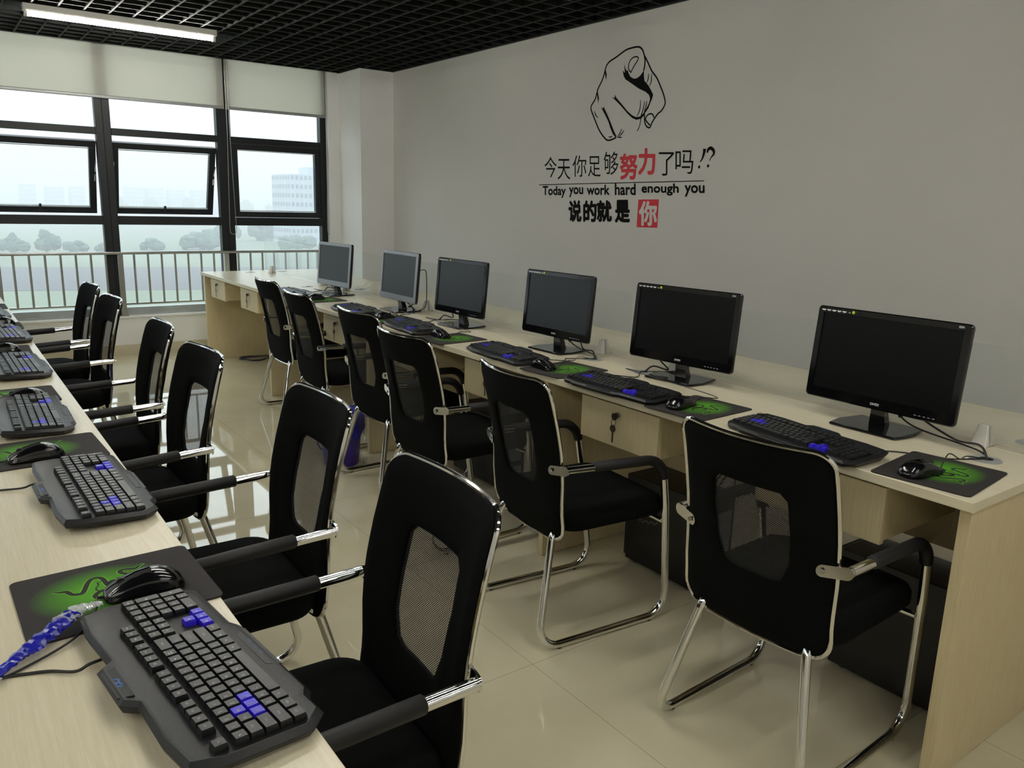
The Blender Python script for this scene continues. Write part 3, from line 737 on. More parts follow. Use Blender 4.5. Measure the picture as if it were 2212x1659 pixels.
def make_chair(label, group):
    t = thing('cantilever_chair', label, 'chair', (0, 0, 0), 0, group)
    OL = outline(); N = len(OL)
    INN = [win_at(math.atan2(z - .63, y)) for y, z in OL]
    fr, bk = [], []
    steps = [0, .06, .2, .4, .6, .8, .94, 1]
    def ring(s_, side):
        out = []
        for (y, z), (yi, zi) in zip(OL, INN):
            yy = y + (yi - y) * s_; zz = z + (zi - z) * s_
            th = .011 * (min(1, s_ / .2) ** .5 if s_ < .2 else (1 if s_ < .9 else .5 + .5 * (1 - s_) / .1)) + .002
            out.append((bx(yy, zz) + side * th + (.003 if s_ < .03 and side > 0 else 0), yy, zz))
        return out
    R = [ring(s_, 1) for s_ in steps] + [ring(s_, -1) for s_ in reversed(steps)]
    R.append(R[0])
    obj('backrest', MB().rings(R, cap=False), M_FABRIC, t, smooth=50)
    # open mesh panel
    mp = MB()
    for off in (0,):
      rr_ = []
      for s_ in (1.0, .7, .4, .1):
        rr_.append([(bx(y * s_, .63 + (z - .63) * s_) + off, y * s_, .63 + (z - .63) * s_) for y, z in [(a * 1.02, .63 + (b_ - .63) * 1.02) for a, b_ in INN]])
      mp.rings(rr_, cap=False); b0 = len(mp.v) - N; mp.f.append(tuple(b0 + k for k in range(N)))
    obj('mesh_panel', mp, M_MESH, t, smooth=60)
    rim = [(bx(y, z) - .0035, y * 1.008, .62 + (z - .62) * 1.006) for y, z in OL]
    obj('chrome_rim', MB().tube(rim, .0056, 8, closed=True), M_CHROME, t)
    # seat
    def so(inset, n=7):
        return rrect(-.185 + inset, .245 - inset, -.215 + inset, .215 - inset, .07 - inset * .5, n)
    rings = []
    for ins, z in ((.03, .366), (.010, .372), (0, .388), (0, .418), (.008, .434), (.03, .443), (.08, .447)):
        rings.append([(x, y, z - .010 * max(0, (x - .14) / .1) ** 2 + .004 * (abs(y) / .2) ** 2) for x, y in so(ins)])
    obj('seat', MB().rings(rings), M_FABRIC, t, smooth=60)
    for sy in (1, -1):
        P = [(-.205, sy * .240, .601), (.168, sy * .243, .585), (.196, sy * .240, .42), (.244, sy * .222, .0125), (-.280, sy * .222, .0125), (-.190, sy * .150, .376), (.14, sy * .146, .384)]
        pt = fillet(P, [.085, .5, .075, .062, .05], 8)
        fo = obj('side_frame', MB().tube(pt, .0125, 12), M_CHROME, t, smooth=60)
        obj('end_cap', MB().cyl((-.2075, sy * .240, .601), .0122, .003, 14, 'x'), M_CHROME, fo)
        # padded sleeve round the arm and over the bend
        L = []; acc = 0
        for q in pt:
            if -.112 < q.x and q.z > .515: L.append(q)
        st = Vector((-.112, sy * .2407, .597)); L = [st, st + Vector((.004, 0, -.0002))] + L
        n_ = len(L)
        rads = [.0135] + [.0168] * (n_ - 2) + [.0162]
        L2 = [q + Vector((0, 0, .002)) for q in L]
        obj('armrest_sleeve', MB().tube(L2, .0195, 12, rr=rads), M_SLEEVE, t, smooth=60)
        # bracket holding arm to back
        xa, xb = -.2105, bx(.176, .59) - .018
        pill = rrect(-.044, .044, -.015, .015, .01495, 7); ya, yb = sy * .2515, sy * .172
        rg2 = []
        for off in (-.0025, .0025):
            rg2.append([((xa + (xb - xa) * (c_ + .044) / .088) + off, ya + (yb - ya) * (c_ + .044) / .088, .600 - .012 * (c_ + .044) / .088 + d_) for c_, d_ in pill])
        br = MB().rings(rg2)
        bo = obj('arm_bracket', br, M_CHROME, t, smooth=30)
        obj('screw', MB().cyl((bx(.176, .59) - .0228, sy * .187, .5905), .0062, .003, 12, 'x'), M_CHROME, bo)
        for xx in (.17, -.20): obj('glide', MB().cyl((xx, sy * .222, 0), .009, .006, 10), M_GLIDE, t)
    for xx, zz in ((.195, .362),):
        yy = .229
        obj('cross_bar', MB().tube([(xx, -yy, zz), (xx, yy, zz)], .0085, 10), M_CHROME, t)
    return t
RC = [(-.069, .37, 2.8), (-.132, 1.207, -5.1), (-.098, 2.023, 2.0), (.02, 2.691, 2.0), (.039, 3.477, -.6), (.132, 4.246, .3)]
LC = [(-1.385, .477, 177.4), (-1.333, 1.18, 178.8), (-1.413, 1.966, 182.6), (-1.401, 2.63, 178.6), (-1.414, 3.589, 182.3), (-1.409, 4.226, 182.1)]
ORD = ('nearest', 'second nearest', 'third nearest', 'fourth nearest', 'fifth nearest', 'farthest')
proto = None
for side, spots in (('right', RC), ('left', LC)):
    for i, (x, y, a) in enumerate(spots):
        lab = ('black mesh-back chair with chrome arms at the right bench, %s of six' if side == 'right' else 'black mesh-back chair pushed under the left bench, %s of six') % ORD[i]
        grp = 'chairs along the %s bench' % side
        if proto is None:
            proto = make_chair(lab, grp); proto.location = (x, y, 0); proto.rotation_euler = (0, 0, math.radians(a))
        else:
            c = dup(proto, (x, y, 0), math.radians(a), lab); c['group'] = grp
# ------------------------------------------------------------------ keyboards (local: x right, y away from the user)
def make_keyboard(label, group):
    t = thing('keyboard', label, 'keyboard', (0, 0, 0), 0, group)
    TL = Matrix.Rotation(math.radians(3.2), 4, 'X')
    o = [(-.200, -.092), (-.165, -.092), (-.150, -.101), (.060, -.101), (.078, -.092), (.205, -.092), (.224, -.066), (.224, .040), (.212, .078), (.150, .085), (.060, .082), (.045, .099), (-.045, .099), (-.060, .082), (-.150, .085), (-.212, .078), (-.224, .040), (-.224, -.066)]
    b_ = MB()
    n = len(o)
    z0, z1, z2 = .002, .012, .0185
    def sc(k, kk): return [(x * k, y * kk) for x, y in o]
    A = [(x, y, z0) for x, y in sc(.97, .95)]
    B = [(x, y, z1) for x, y in o]
    Cc = [(x, y, z2) for x, y in sc(.955, .93)]
    D = [(x, y, z2 - .0022) for x, y in sc(.935, .86)]
    lift = lambda P: [(x, y, z + .055 * (y + .1) * (1 if z > .006 else .9)) for x, y, z in P]
    b_.rings([lift(A), lift(B), lift(Cc), lift(D)])
    obj('case', b_, M_KB, t, .0008, smooth=25)
    def top(y): return .0163 + .055 * (y + .1)
    # wrist bar, rear logo plate and side plate
    w_ = MB().prism([(-.075, -.099), (.045, -.099), (.030, -.081), (-.062, -.081)], .0165, .0178); obj('front_plate', w_, M_GLIDE, t, .0005)
    lg = MB().prism([(-.040, .078), (.040, .078), (.034, .097), (-.034, .097)], .0262, .0278); lp = obj('rear_plate', lg, M_GLIDE, t, .0005)
    em = MB()
    for P in ([(-.012, .084), (-.006, .091), (0, .087), (.006, .092), (.012, .089)], [(-.008, .083), (0, .085), (.007, .083), (.010, .087)]):
        vs, fs = ribbon(P, .0022); em.add([(x, y, .0280) for x, y in vs], fs)
    obj('blue_emblem', em, M_BLUELEG, lp, smooth=0)
    fe = MB()
    for k in range(9):
        vs, fs = ribbon([(-.034 + .006 * k, -.094 + .003 * (k % 2)), (-.031 + .006 * k, -.087 - .002 * (k % 3))], .0012); fe.add([(x, y, .0180) for x, y in vs], fs)
    obj('front_lettering', fe, M_BLUELEG, t, smooth=0)
    U = .0183; X0 = -.2055; Y0 = -.068
    rows = [
        (0, 0, [('Ctrl', 1.25), ('Win', 1.25), ('Alt', 1.25), ('', 6.25), ('Alt', 1.25), ('Fn', 1.25), ('M', 1.25), ('Ctrl', 1.25)]),
        (1, 0, [('Shift', 2.25)] + [(c, 1) for c in 'ZXCVBNM,./'] + [('Shift', 2.75)]),
        (2, 0, [('Caps', 1.75)] + [(c, 1) for c in "ASDFGHJKL;'"] + [('Enter', 2.25)]),
        (3, 0, [('Tab', 1.5)] + [(c, 1) for c in 'QWERTYUIOP[]'] + [('\\', 1.5)]),
        (4, 0, [(c, 1) for c in '`1234567890-='] + [('Back', 2)]),
        (5.35, 0, [('Esc', 1), (None, 1), ('F1', 1), ('F2', 1), ('F3', 1), ('F4', 1), (None, .5), ('F5', 1), ('F6', 1), ('F7', 1), ('F8', 1), (None, .5), ('F9', 1), ('F10', 1), ('F11', 1), ('F12', 1), (None, .25), ('Prt', 1), ('Scr', 1), ('Pse', 1)]),
        (4, 15.25, [('Ins', 1), ('Hm', 1), ('PU', 1)]), (3, 15.25, [('Del', 1), ('End', 1), ('PD', 1)]),
        (1, 16.25, [('^', 1)]), (0, 15.25, [('<', 1), ('v', 1), ('>', 1)]),
        (4, 18.5, [('Num', 1), ('/', 1), ('*', 1), ('-', 1)]), (3, 18.5, [('7', 1), ('8', 1), ('9', 1)]), (2, 18.5, [('4', 1), ('5', 1), ('6', 1)]),
        (1, 18.5, [('1', 1), ('2', 1), ('3', 1)]), (0, 18.5, [('0', 2), ('.', 1)])]
    K = {'main': MB(), 'fn': MB(), 'pad': MB(), 'nav': MB(), 'wasd': MB(), 'arrow': MB()}; LG = {k: MB() for k in K}
    def key(zone, x0, y0, w_, h_, s):
        x0 = X0 + x0 * U; y0 = Y0 + y0 * U * .985; w_ *= U; h_ *= U * .985
        zt = top(y0 + h_ / 2)
        g_ = .0009; c = .0026
        bt = [(x0 + g_, y0 + g_), (x0 + w_ - g_, y0 + g_), (x0 + w_ - g_, y0 + h_ - g_), (x0 + g_, y0 + h_ - g_)]
        tp = [(x0 + c, y0 + c - .0004), (x0 + w_ - c, y0 + c - .0004), (x0 + w_ - c, y0 + h_ - c + .0008), (x0 + c, y0 + h_ - c + .0008)]
        K[zone].rings([[(x, y, zt - .001) for x, y in bt], [(x, y, zt + .0035) for x, y in bt], [(x, y, zt + .0085 + .03 * (y - y0)) for x, y in tp]])
        if s:
            vs, fs, (a0, b0, a1, b1) = glyph(s, .01)
            if vs:
                hgt = .0048 if len(s) == 1 else .0028
                k = hgt / max(b1 - b0, .3); k = min(k, (w_ - .007) / max(a1 - a0, .05))
                cx = x0 + (w_ / 2 if len(s) > 1 else .0062); cy = y0 + h_ * .56
                LG[zone].add([(cx + (x - (a0 + a1) / 2) * k, cy + (y - (b0 + b1) / 2) * k, zt + .0089 + .03 * (cy + (y - (b0 + b1) / 2) * k - y0)) for x, y in vs], fs)
    for ry, rx, ks in rows:
        x = rx
        for s, w_ in ks:
            if s is not None:
                z = 'fn' if ry > 5 else ('pad' if rx > 18 else ('nav' if rx > 15 and ry > 2 else ('arrow' if rx > 15 else ('wasd' if rx == 0 and s in ('W', 'A', 'S', 'D') else 'main'))))
                key(z, x, ry, w_, 1, s)
            x += w_
    key('pad', 21.5, 2, 1, 2, '+'); key('pad', 21.5, 0, 1, 2, 'Ent')
    for z, nme in (('main', 'main_keys'), ('fn', 'function_keys'), ('pad', 'number_keys'), ('nav', 'navigation_keys'), ('wasd', 'letter_control_keys'), ('arrow', 'arrow_keys')):
        blue = z in ('wasd', 'arrow')
        q = obj(nme, K[z], M_BLUEKEY if blue else M_KEY, t, smooth=20)
        if blue: q['label'] = 'blue ' + ('letter keys' if z == 'wasd' else 'arrow keys')
        obj('key_lettering', LG[z], M_LEGEND, q, smooth=0)
    st = MB().prism([(.165, .070), (.196, .070), (.196, .080), (.165, .080)], .0253, .0258); obj('indicator_label', st, M_GLIDE, t, smooth=0)
    return t
def D(a): return math.radians(a)
RK = [(.078, .495, -96.5), (.072, 1.225, -88.3), (.092, 1.94, -95), (.098, 2.765, -97), (.110, 3.44, -94), (.095, 4.41, -92)]
LK = [(-1.627, .267, 96.3), (-1.625, 1.075, 91.5), (-1.668, 1.795, 89), (-1.640, 2.56, 91), (-1.628, 3.345, 92), (-1.648, 4.09, 92), (-1.655, 4.86, 91)]
kproto = None
for side, spots in (('right', RK), ('left', LK)):
    for i, (x, y, a) in enumerate(spots):
        lab = 'black keyboard with blue letter and arrow keys on the %s bench, %s from the front' % (side, NTH[i])
        grp = 'black keyboards on the %s bench' % side
        if kproto is None:
            kproto = make_keyboard(lab, grp); kproto.location = (x, y, .75); kproto.rotation_euler = (0, 0, D(a))
        else:
            k = dup(kproto, (x, y, .75), D(a), lab); k['group'] = grp

# ------------------------------------------------------------------ mouse mats
def make_mat(label, group):
    t = thing('mouse_mat', label, 'mouse mat', (0, 0, 0), 0, group)
    obj('cloth', MB().prism(rrect(-.137, .137, -.116, .116, .012), 0, .003), M_PAD, t)
    e1 = [(-.0842, .0422), (-.0754, .0357), (-.0662, .0327), (-.0607, .0187), (-.0525, .0134), (-.0446, .0166), (-.0325, .0473), (-.023, .059), (-.0113, .0537), (-.0071, .0222), (0, .0091), (.0149, .0058), (.0277, .0064), (.0400, .0100)]
    e2 = [(.0593, .074), (.0497, .068), (.0417, .0612), (.0296, .0666), (.0204, .0655), (.0196, .0567), (.03, .0431), (.0417, .0286), (.0454, .0149), (.030, .004), (.0105, .0005), (-.0084, .0058), (-.0224, .0043), (-.0319, -.0082), (-.0263, -.02), (-.0124, -.0269), (.004, -.026)]
    e3 = [(.020, -.078), (.012, -.068), (.018, -.058), (.010, -.050), (-.002, -.044), (.002, -.030), (.014, -.018), (.010, .000), (-.004, .016), (.0012, .0345), (.014, .022), (.018, .008)]
    thin = [[(-.0224, .0043), (-.026, .018), (-.0198, .0300), (-.020, .0392), (-.012, .040)], [(.0105, .0419), (.012, .032), (.022, .026), (.0274, .0132)], [(-.020, -.010), (-.006, -.018), (.010, -.014)]]
    gl, sn = MB(), MB()
    for P, w_ in ((e1, .0082), (e2, .0082), (e3, .0075)):
        s2 = [(q.x, q.y) for q in spline([(a, b_, 0) for a, b_ in P], 5)]; n = len(s2)
        prof = [w_ * min(1, .25 + 6 * i / n) * (1.0 if i < n * .85 else max(.3, (n - i) / (n * .15))) for i in range(n)]
        vs, fs = ribbon(s2, [p + .0028 for p in prof]); gl.add([(x, y, .0032) for x, y in vs], fs)
        vs, fs = ribbon(s2, prof); sn.add([(x, y, .0035) for x, y in vs], fs)
    for P in thin:
        vs, fs = ribbon([(q.x, q.y) for q in spline([(a, b_, 0) for a, b_ in P], 4)], .0022); sn.add([(x, y, .0035) for x, y in vs], fs)
    obj('emblem_outline', gl, M_GREENLINE, t, smooth=0); obj('emblem', sn, M_SNAKE, t, smooth=0)
    return t
RP = [(.150, .152, 186.4), (.122, .915, 183), (.125, 1.603, 185), (.108, 2.425, 184), (.140, 3.10, 183), (.140, 4.06, 182)]
LP = [(-1.660, .578, 1.5), (-1.678, 1.447, 2), (-1.700, 2.105, 1), (-1.690, 2.965, -1), (-1.660, 3.67, 0), (-1.667, 4.455, 0)]
mproto = None
for side, spots in (('right', RP), ('left', LP)):
    for i, (x, y, a) in enumerate(spots):
        lab = 'black mouse mat with green coiled snake emblem on the %s bench, %s from the front' % (side, NTH[i])
        grp = 'green emblem mouse mats on the %s bench' % side
        if mproto is None:
            mproto = make_mat(lab, grp); mproto.location = (x, y, .75); mproto.rotation_euler = (0, 0, D(a))
        else:
            k = dup(mproto, (x, y, .75), D(a), lab); k['group'] = grp

# ------------------------------------------------------------------ mice (local: y = away from the palm)
def make_mouse(label, group):
    t = thing('computer_mouse', label, 'mouse', (0, 0, 0), 0, group)
    R = []; n = 20
    prof = [(-.060, .010, .006), (-.056, .022, .016), (-.046, .0300, .027), (-.030, .0335, .0355), (-.010, .0325, .0385), (.012, .0305, .035), (.034, .0305, .0265), (.050, .0290, .018), (.058, .0240, .012), (.061, .0150, .008)]
    for y, w_, h in prof:
        ring = []
        for k in range(n):
            a = 2 * PI * k / n; c, s = math.cos(a), math.sin(a)
            z = .0035 + (h - .0035) * max(0, s) ** .75 if s > 0 else .0035 * (1 + s) + .0005
            wx = w_ * (1 if s > 0 else .94) * (abs(c) ** .7) * (1 if c > 0 else -1)
            if 0 < s < .6: wx *= 1 - .10 * math.sin(PI * s / .6) * (1 if y > -.04 else .3)
            ring.append((wx, y, z))
        R.append(ring)
    bo = obj('body', MB().rings(R), M_MOUSE, t, smooth=180)
    sd = bo.modifiers.new('round', 'SUBSURF'); sd.levels = 2; sd.render_levels = 2
    top = MB()
    R2 = []
    for y, w_, h in prof[4:9]:
        R2.append([(w_ * .62 * q, y, .0035 + (h - .0035) * (1 - .32 * q * q) + .0016) for q in (-1, -.6, -.2, -.12)]); 
    top.rings(R2, cap=False, closed=False)
    R3 = [[(-x, y, z) for x, y, z in r] for r in R2]; top.rings(R3, cap=False, closed=False)
    obj('buttons', top, M_MOUSEMATT, t, smooth=60)
    obj('scroll_wheel', MB().cyl((-.0035, .034, .0245), .0075, .007, 16, 'x'), M_GLIDE, t)
    return t
RM = [(.085, .168, -100), (.075, .945, -82), (.062, 1.650, 178), (.085, 2.475, 176), (.12, 3.13, -92), (.12, 4.08, -90)]
LM = [(-1.622, .545, 86), (-1.690, 1.385, 92), (-1.655, 2.03, 84), (-1.650, 2.93, 88), (-1.605, 3.72, 86)]
msproto = None
for side, spots in (('right', RM), ('left', LM)):
    for i, (x, y, a) in enumerate(spots):
        lab = 'glossy black mouse lying on the mat of the %s bench, %s from the front' % (side, NTH[i])
        grp = 'black mice on the %s bench' % side
        if msproto is None:
            msproto = make_mouse(lab, grp); msproto.location = (x, y, .7535); msproto.rotation_euler = (0, 0, D(a))
        else:
            k = dup(msproto, (x, y, .7535), D(a), lab); k['group'] = grp
roots = [o for o in COL.objects if o.parent is None]
KBS = {s: [o for o in roots if o.name.split('.')[0] == 'keyboard' and s in o['group']] for s in ('right', 'left')}
MSS = {s: [o for o in roots if o.name.split('.')[0] == 'computer_mouse' and s in o['group']] for s in ('right', 'left')}
bpy.context.view_layer.update()
def lead(o, pts_local, pts_world, r=.0019, n=8):
    """a cable that leaves a device at local points and runs over world points, part of that device"""
    M = Matrix.Translation(o.location) @ Matrix.Rotation(o.rotation_euler.z, 4, 'Z'); Mi = M.inverted()
    P = [Vector(q) for q in pts_local] + [Mi @ Vector(q) for q in pts_world]
    obj('cable', MB().tube(spline(P, n), r, 7), M_CABLE, o, smooth=60)
KEND = [(.378, .140), (.376, 1.415), (.378, 1.7115), (.376, 2.9865), (.378, 3.283), (.376, 4.558)]
ZD = .7525
for i, k in enumerate(KBS['right']):
    gx, gy = KEND[i]; x, y = k.location.x, k.location.y
    dr = 1 if gy > y else -1
    lead(k, [(.14 if dr < 0 else -.14, .078, .016), (.142 if dr < 0 else -.142, .10, .006)], [(x + .15, y + dr * .20, ZD), (gx - .10, gy - dr * .06, ZD), (gx - .03, gy - dr * .01, ZD + .001), (gx + .002, gy, .750)])
for i, k in enumerate(MSS['right']):
    gx, gy = KEND[i]; x, y = k.location.x, k.location.y
    s = 1 if gy > y else -1
    lead(k, [(0, .058, .006), (0, .075, .006)], [(x + .115, y + s * .01, .790 if i == 0 else .768), (x + .17, y + s * .015, .768), (gx - .06, gy + .025, .762), (gx - .008, gy + .006, .752)], r=.0016)
for i, k in enumerate(KBS['left']):
    x, y = k.location.x, k.location.y
    lead(k, [(.10, .060, .010), (.10, .092, .009), (.10, .112, .005)], [(x - .16, y + .115, ZD), (x - .24, y + .13, ZD), (-2.0, y + .10, ZD)], r=.0022)
for i, k in enumerate(MSS['left']):
    x, y = k.location.x, k.location.y
    if i == 0: lead(k, [(0, .058, .006), (0, .07, .004)], [(-1.70, .505, .762), (-1.735, .445, .757), (-1.80, .405, ZD + .001), (-1.86, .385, ZD), (-2.0, .36, ZD)], r=.0018)
    else: lead(k, [(0, .058, .006), (0, .08, .004)], [(x - .13, y + .01, .758), (x - .22, y, ZD), (-2.0, y - .02, ZD)], r=.0016)

# ------------------------------------------------------------------ monitors (local: x right, y away from the viewer; screen looks to -y)
def make_monitor(label, group, w_, h_, silver, extra, cable):
    t = thing('monitor', label, 'monitor', (0, 0, 0), 0, group)
    zc = .062; TI = Matrix.Translation((0, -.022, zc)) @ Matrix.Rotation(math.radians(-5), 4, 'X')
    SW = Matrix(((1, 0, 0, 0), (0, 0, -1, 0), (0, 1, 0, 0), (0, 0, 0, 1)))      # outline (x,z) extruded along -y
    bz, bt, bb = .021, .019, .034
    W2 = w_ / 2
    # shell with front frame
    sh = MB()
    O = rrect(-W2, W2, 0, h_, .012, 4); n = len(O)
    def rg(k, y, ins=0):
        return [(x * (1 - ins / W2), y, h_ / 2 + (z - h_ / 2) * (1 - ins * 2 / h_)) for x, z in O]
    inner = rrect(-W2 + bz, W2 - bz, bb, h_ - bt, .0012, 4)
    R = [rg(0, .030, .05), rg(0, .028, .022), rg(0, .016, .003), rg(0, .012), rg(0, .003), rg(0, 0, .003), [(x, -.0002, z) for x, z in inner], [(x, .004, z) for x, z in inner]]
    vs0 = [tuple(TI @ Vector(q)) for r in R for q in r]
    m0 = MB(); m0.rings(R, cap=True); m0.v = vs0
    obj('casing', m0, M_BEZELSIL if silver else M_BEZEL, t, smooth=30)
    if silver:
        bk = MB(); R = [rg(0, .034, .05), rg(0, .032, .018), rg(0, .018, -.001), rg(0, .0035, -.001), rg(0, .0035, .001)]
        bk.rings(R); bk.v = [tuple(TI @ Vector(q)) for q in bk.v]
        q = obj('rear_cover', bk, M_BEZEL, t, smooth=30); q['label'] = 'black rear cover'
    obj('screen', MB().box(-W2 + bz, W2 - bz, .003, .005, bb, h_ - bt, TI), M_SCREEN if extra else M_SCREENMATT, t, smooth=0)
    # stand
    nk = MB()
    nk.rings([[(-.026, .006, .008), (.026, .006, .008), (.022, .040, .008), (-.022, .040, .008)], [(-.021, .000, .055), (.021, .000, .055), (.02, .026, .055), (-.02, .026, .055)], [(-.021, .004, .13), (.021, .004, .13), (.02, .03, .13), (-.02, .03, .13)]])
    obj('neck', nk, M_BEZEL, t, .001, smooth=30)
    bs = MB()
    ob = [(-.105, -.080), (.105, -.080), (.118, -.01), (.100, .092), (-.100, .092), (-.118, -.01)]
    bs.rings([[(x * .96, y * .96, .0015) for x, y in ob], [(x, y, .004) for x, y in ob], [(x * .97, y * .97, .009) for x, y in ob]])
    obj('base', bs, M_BEZEL, t, .0008, smooth=20)
    # badges, maker's mark and buttons
    if not silver:
        bd = MB()
        for k in range(6):
            x0 = -W2 + .020 + .0172 * k
            if k < 5: bd.prism([(x0 + .0072 * math.cos(a), h_ - .0102 + .0046 * math.sin(a)) for a in [PI + PI * i / 8 for i in range(9)]], 0, .0006, TI @ SW)
            else: bd.prism([(x0 - .004, h_ - .0135), (x0 + .004, h_ - .0135), (x0 + .003, h_ - .0118), (x0 - .003, h_ - .0118)], 0, .0006, TI @ SW)
        obj('badge_stickers', bd, M_WHITEPRINT, t, smooth=0)
        gd = MB().prism([(-W2 + .020 + .0172 * 5.75 + .0048 * math.cos(a), h_ - .0105 + .0048 * math.sin(a)) for a in [2 * PI * i / 14 for i in range(14)]], 0, .0007, TI @ SW)
        q = obj('round_sticker', gd, M_GREENDOT, t, smooth=0); q['label'] = 'lime green round sticker'
    def word(name, s, x, z, hgt, m):
        vs, fs, (a0, b0, a1, b1) = glyph(s, .015); k = hgt / (b1 - b0); mb = MB()
        mb.add([(x + (q[0] - a0 - (a1 - a0) / 2) * k, z + (q[1] - b0) * k, .0005) for q in vs], fs, TI @ SW); obj(name, mb, m, t, smooth=0)
    word('maker_mark', 'DIVEX', 0, .012, .0072, M_BEZELSIL if silver else M_WHITEPRINT)
    if extra: word('model_mark', 'E201', W2 - .030, h_ - .0135, .0058, M_WHITEPRINT)
    bt_ = MB()
    for k in range(5): bt_.box(W2 - .115 + .013 * k, W2 - .108 + .013 * k, -.0006, 0, .0105, .0122, TI)
    obj('button_marks', bt_, M_LEGEND, t, smooth=0)
    return t
def mon(i, label, x, y, yaw, w_, h_, silver, extra, lift=0):
    t = make_monitor(label, 'monitors along the right bench', w_, h_, silver, extra, None)
    t.location = (x, y, .75); t.rotation_euler = (0, 0, D(-90 + yaw))
    gx, gy = KEND[i]
    lead(t, [(-.03 if gy > y else .05, .02, .075), (-.035 if gy > y else .06, .03, .045)], [((x + gx) / 2 + .06, (2 * y + gy) / 3, .768), (gx + .05, gy + (.05 if gy < y else -.05), .756), (gx + .01, gy, .750)], r=.0026)
    M = Matrix.Translation(t.location) @ Matrix.Rotation(t.rotation_euler.z, 4, 'Z')
    fb = MB(); p0, p1 = Vector((-.031 if gy > y else .052, .022, .068)), Vector((-.034 if gy > y else .058, .029, .046))
    fb.tube([p0, p0 + (p1 - p0) * .1, p0 + (p1 - p0) * .9, p1], .0065, 8); obj('ferrite_bead', fb, M_GLIDE, t)
    if i == 4: lead(t, [(.19, .035, .25), (.235, .035, .255), (.252, .035, .23), (.256, .035, .12), (.250, .03, .05)], [(gx + .06, gy + .04, .756), (gx + .01, gy, .750)], r=.0026)
    lead(t, [(.10 * (1 if gy < y else -1), .022, .08), (.12 * (1 if gy < y else -1), .03, .055)], [(gx + .03, gy + (.10 if gy < y else -.10), .775), (gx + .02, gy + (.03 if gy < y else -.03), .778), (gx + .004, gy, .750)], r=.0032)
mon(0, 'widest black monitor nearest the camera, blank dark screen', .405, .470, 0, .468, .286, False, True)
mon(1, 'black wide monitor, second from the camera, turned slightly outward', .400, 1.250, 6, .468, .286, False, True)
mon(2, 'black squarish glossy monitor, third from the camera', .372, 1.955, 3, .440, .284, False, False)
mon(3, 'black squarish monitor, fourth from the camera, next to the silver ones', .368, 2.745, 3, .440, .284, False, False)
mon(4, 'silver-rimmed monitor, the nearer of the two silver ones', .366, 3.415, 0, .440, .284, True, False)
mon(5, 'silver-rimmed monitor, the farther of the two, nearest the window', .352, 4.305, 5, .440, .284, True, False)

# ------------------------------------------------------------------ under the right bench
def tower(x0, y0, lx, ly, h, label, script=False):
    t = thing('computer_tower', label, 'computer', (x0, y0, 0), 0, 'computer towers under the right bench')
    obj('case', MB().box(0, lx, 0, ly, .012, h), M_PC, t, .004)
    for a in (.03, lx - .03):
        for c in (.04, ly - .04): obj('foot', MB().cyl((a, c, 0), .014, .0125, 12), M_GLIDE, t)
    f = MB().box(.008, lx - .008, ly, ly + .018, .02, h - .006); obj('front_bezel', f, M_GLIDE, t, .004)
    r = MB(); r.box(.02, lx - .02, -.004, 0, .03, .09); r.box(.02, .07, -.006, 0, .12, .26); r.box(.09, lx - .02, -.004, 0, .12, .30); obj('rear_plate', r, M_SILLMETAL, t, .001)
    if not script: return
    s = MB(); vs, fs = ribbon([(q.x, q.y) for q in spline([(.30 - .010 * k, .190 + .006 * math.sin(k * 2.1) + .002 * k, 0) for k in range(11)], 4)], .0016); s.add([(-.0008, y, z) for y, z in vs], fs); obj('side_script', s, M_LEGEND, t, smooth=0)
tower(.30, .085, .19, .385, .39, 'black computer tower under the near end of the right bench')
tower(.285, 1.00, .19, .365, .365, 'black computer tower under the second seat of the right bench', True)
tower(.30, 2.32, .19, .37, .365, 'black computer tower under the fourth seat of the right bench')
tower(.30, 1.63, .19, .37, .365, 'black computer tower under the third seat of the right bench')
ps = thing('power_strip', 'black power strip with looping cable hung under the near worktop', 'power strip', (.46, .06, .60))
obj('body', MB().box(0, .036, 0, .22, 0, .05), M_GLIDE, ps, .004)
obj('cable', MB().tube(spline([(.02, .0, .03), (-.02, .05, .09), (-.06, .10, .06), (-.04, .07, -.05), (.0, .02, -.14), (.03, -.01, -.22)], 6), .006, 8), M_CABLE, ps)
wr = thing('cable_bundle', 'tangle of thin black wires dropping behind the second computer tower', 'cables', (.47, .95, .40))
for k in range(6):
    a = k * 1.05
    obj('wire', MB().tube(spline([(.01 * math.cos(a), .01 * math.sin(a), .30), (.015 * math.sin(a), .012, .14), (0, 0, .10), (.05 * math.cos(a), .09 * math.sin(a) + .02, .03), (.03 * math.cos(a) - .02, .14 * math.sin(a), -.03)], 6), .0028, 6), M_CABLE, wr)
co = thing('floor_cable', 'coil of navy cable lying on the floor under the window end of the bench', 'cable', (.38, 6.08, 0))
P = []
for k in range(30):
    a = k * .42; r_ = .10 + .025 * math.sin(k * 1.3)
    P.append((1.25 * r_ * math.cos(a), .9 * r_ * math.sin(a), .006 + .0012 * (k // 6)))
P += [(.18, .03, .008), (.26, .06, .007), (.36, .05, .006), (.5, .1, .006)]
obj('cord', MB().tube(spline(P, 4), .005, 7), M_NAVY, co, smooth=60)
pg = MB().box(.15, .17, .03, .06, .02, .065); q = obj('plug', pg, M_WHITEPRINT, co, .003); q['label'] = 'white plug'
obj('plug_lead', MB().tube(spline([(.16, .045, .022), (.14, .03, .012), (.11, .02, .008)], 5), .003, 6), M_NAVY, co)

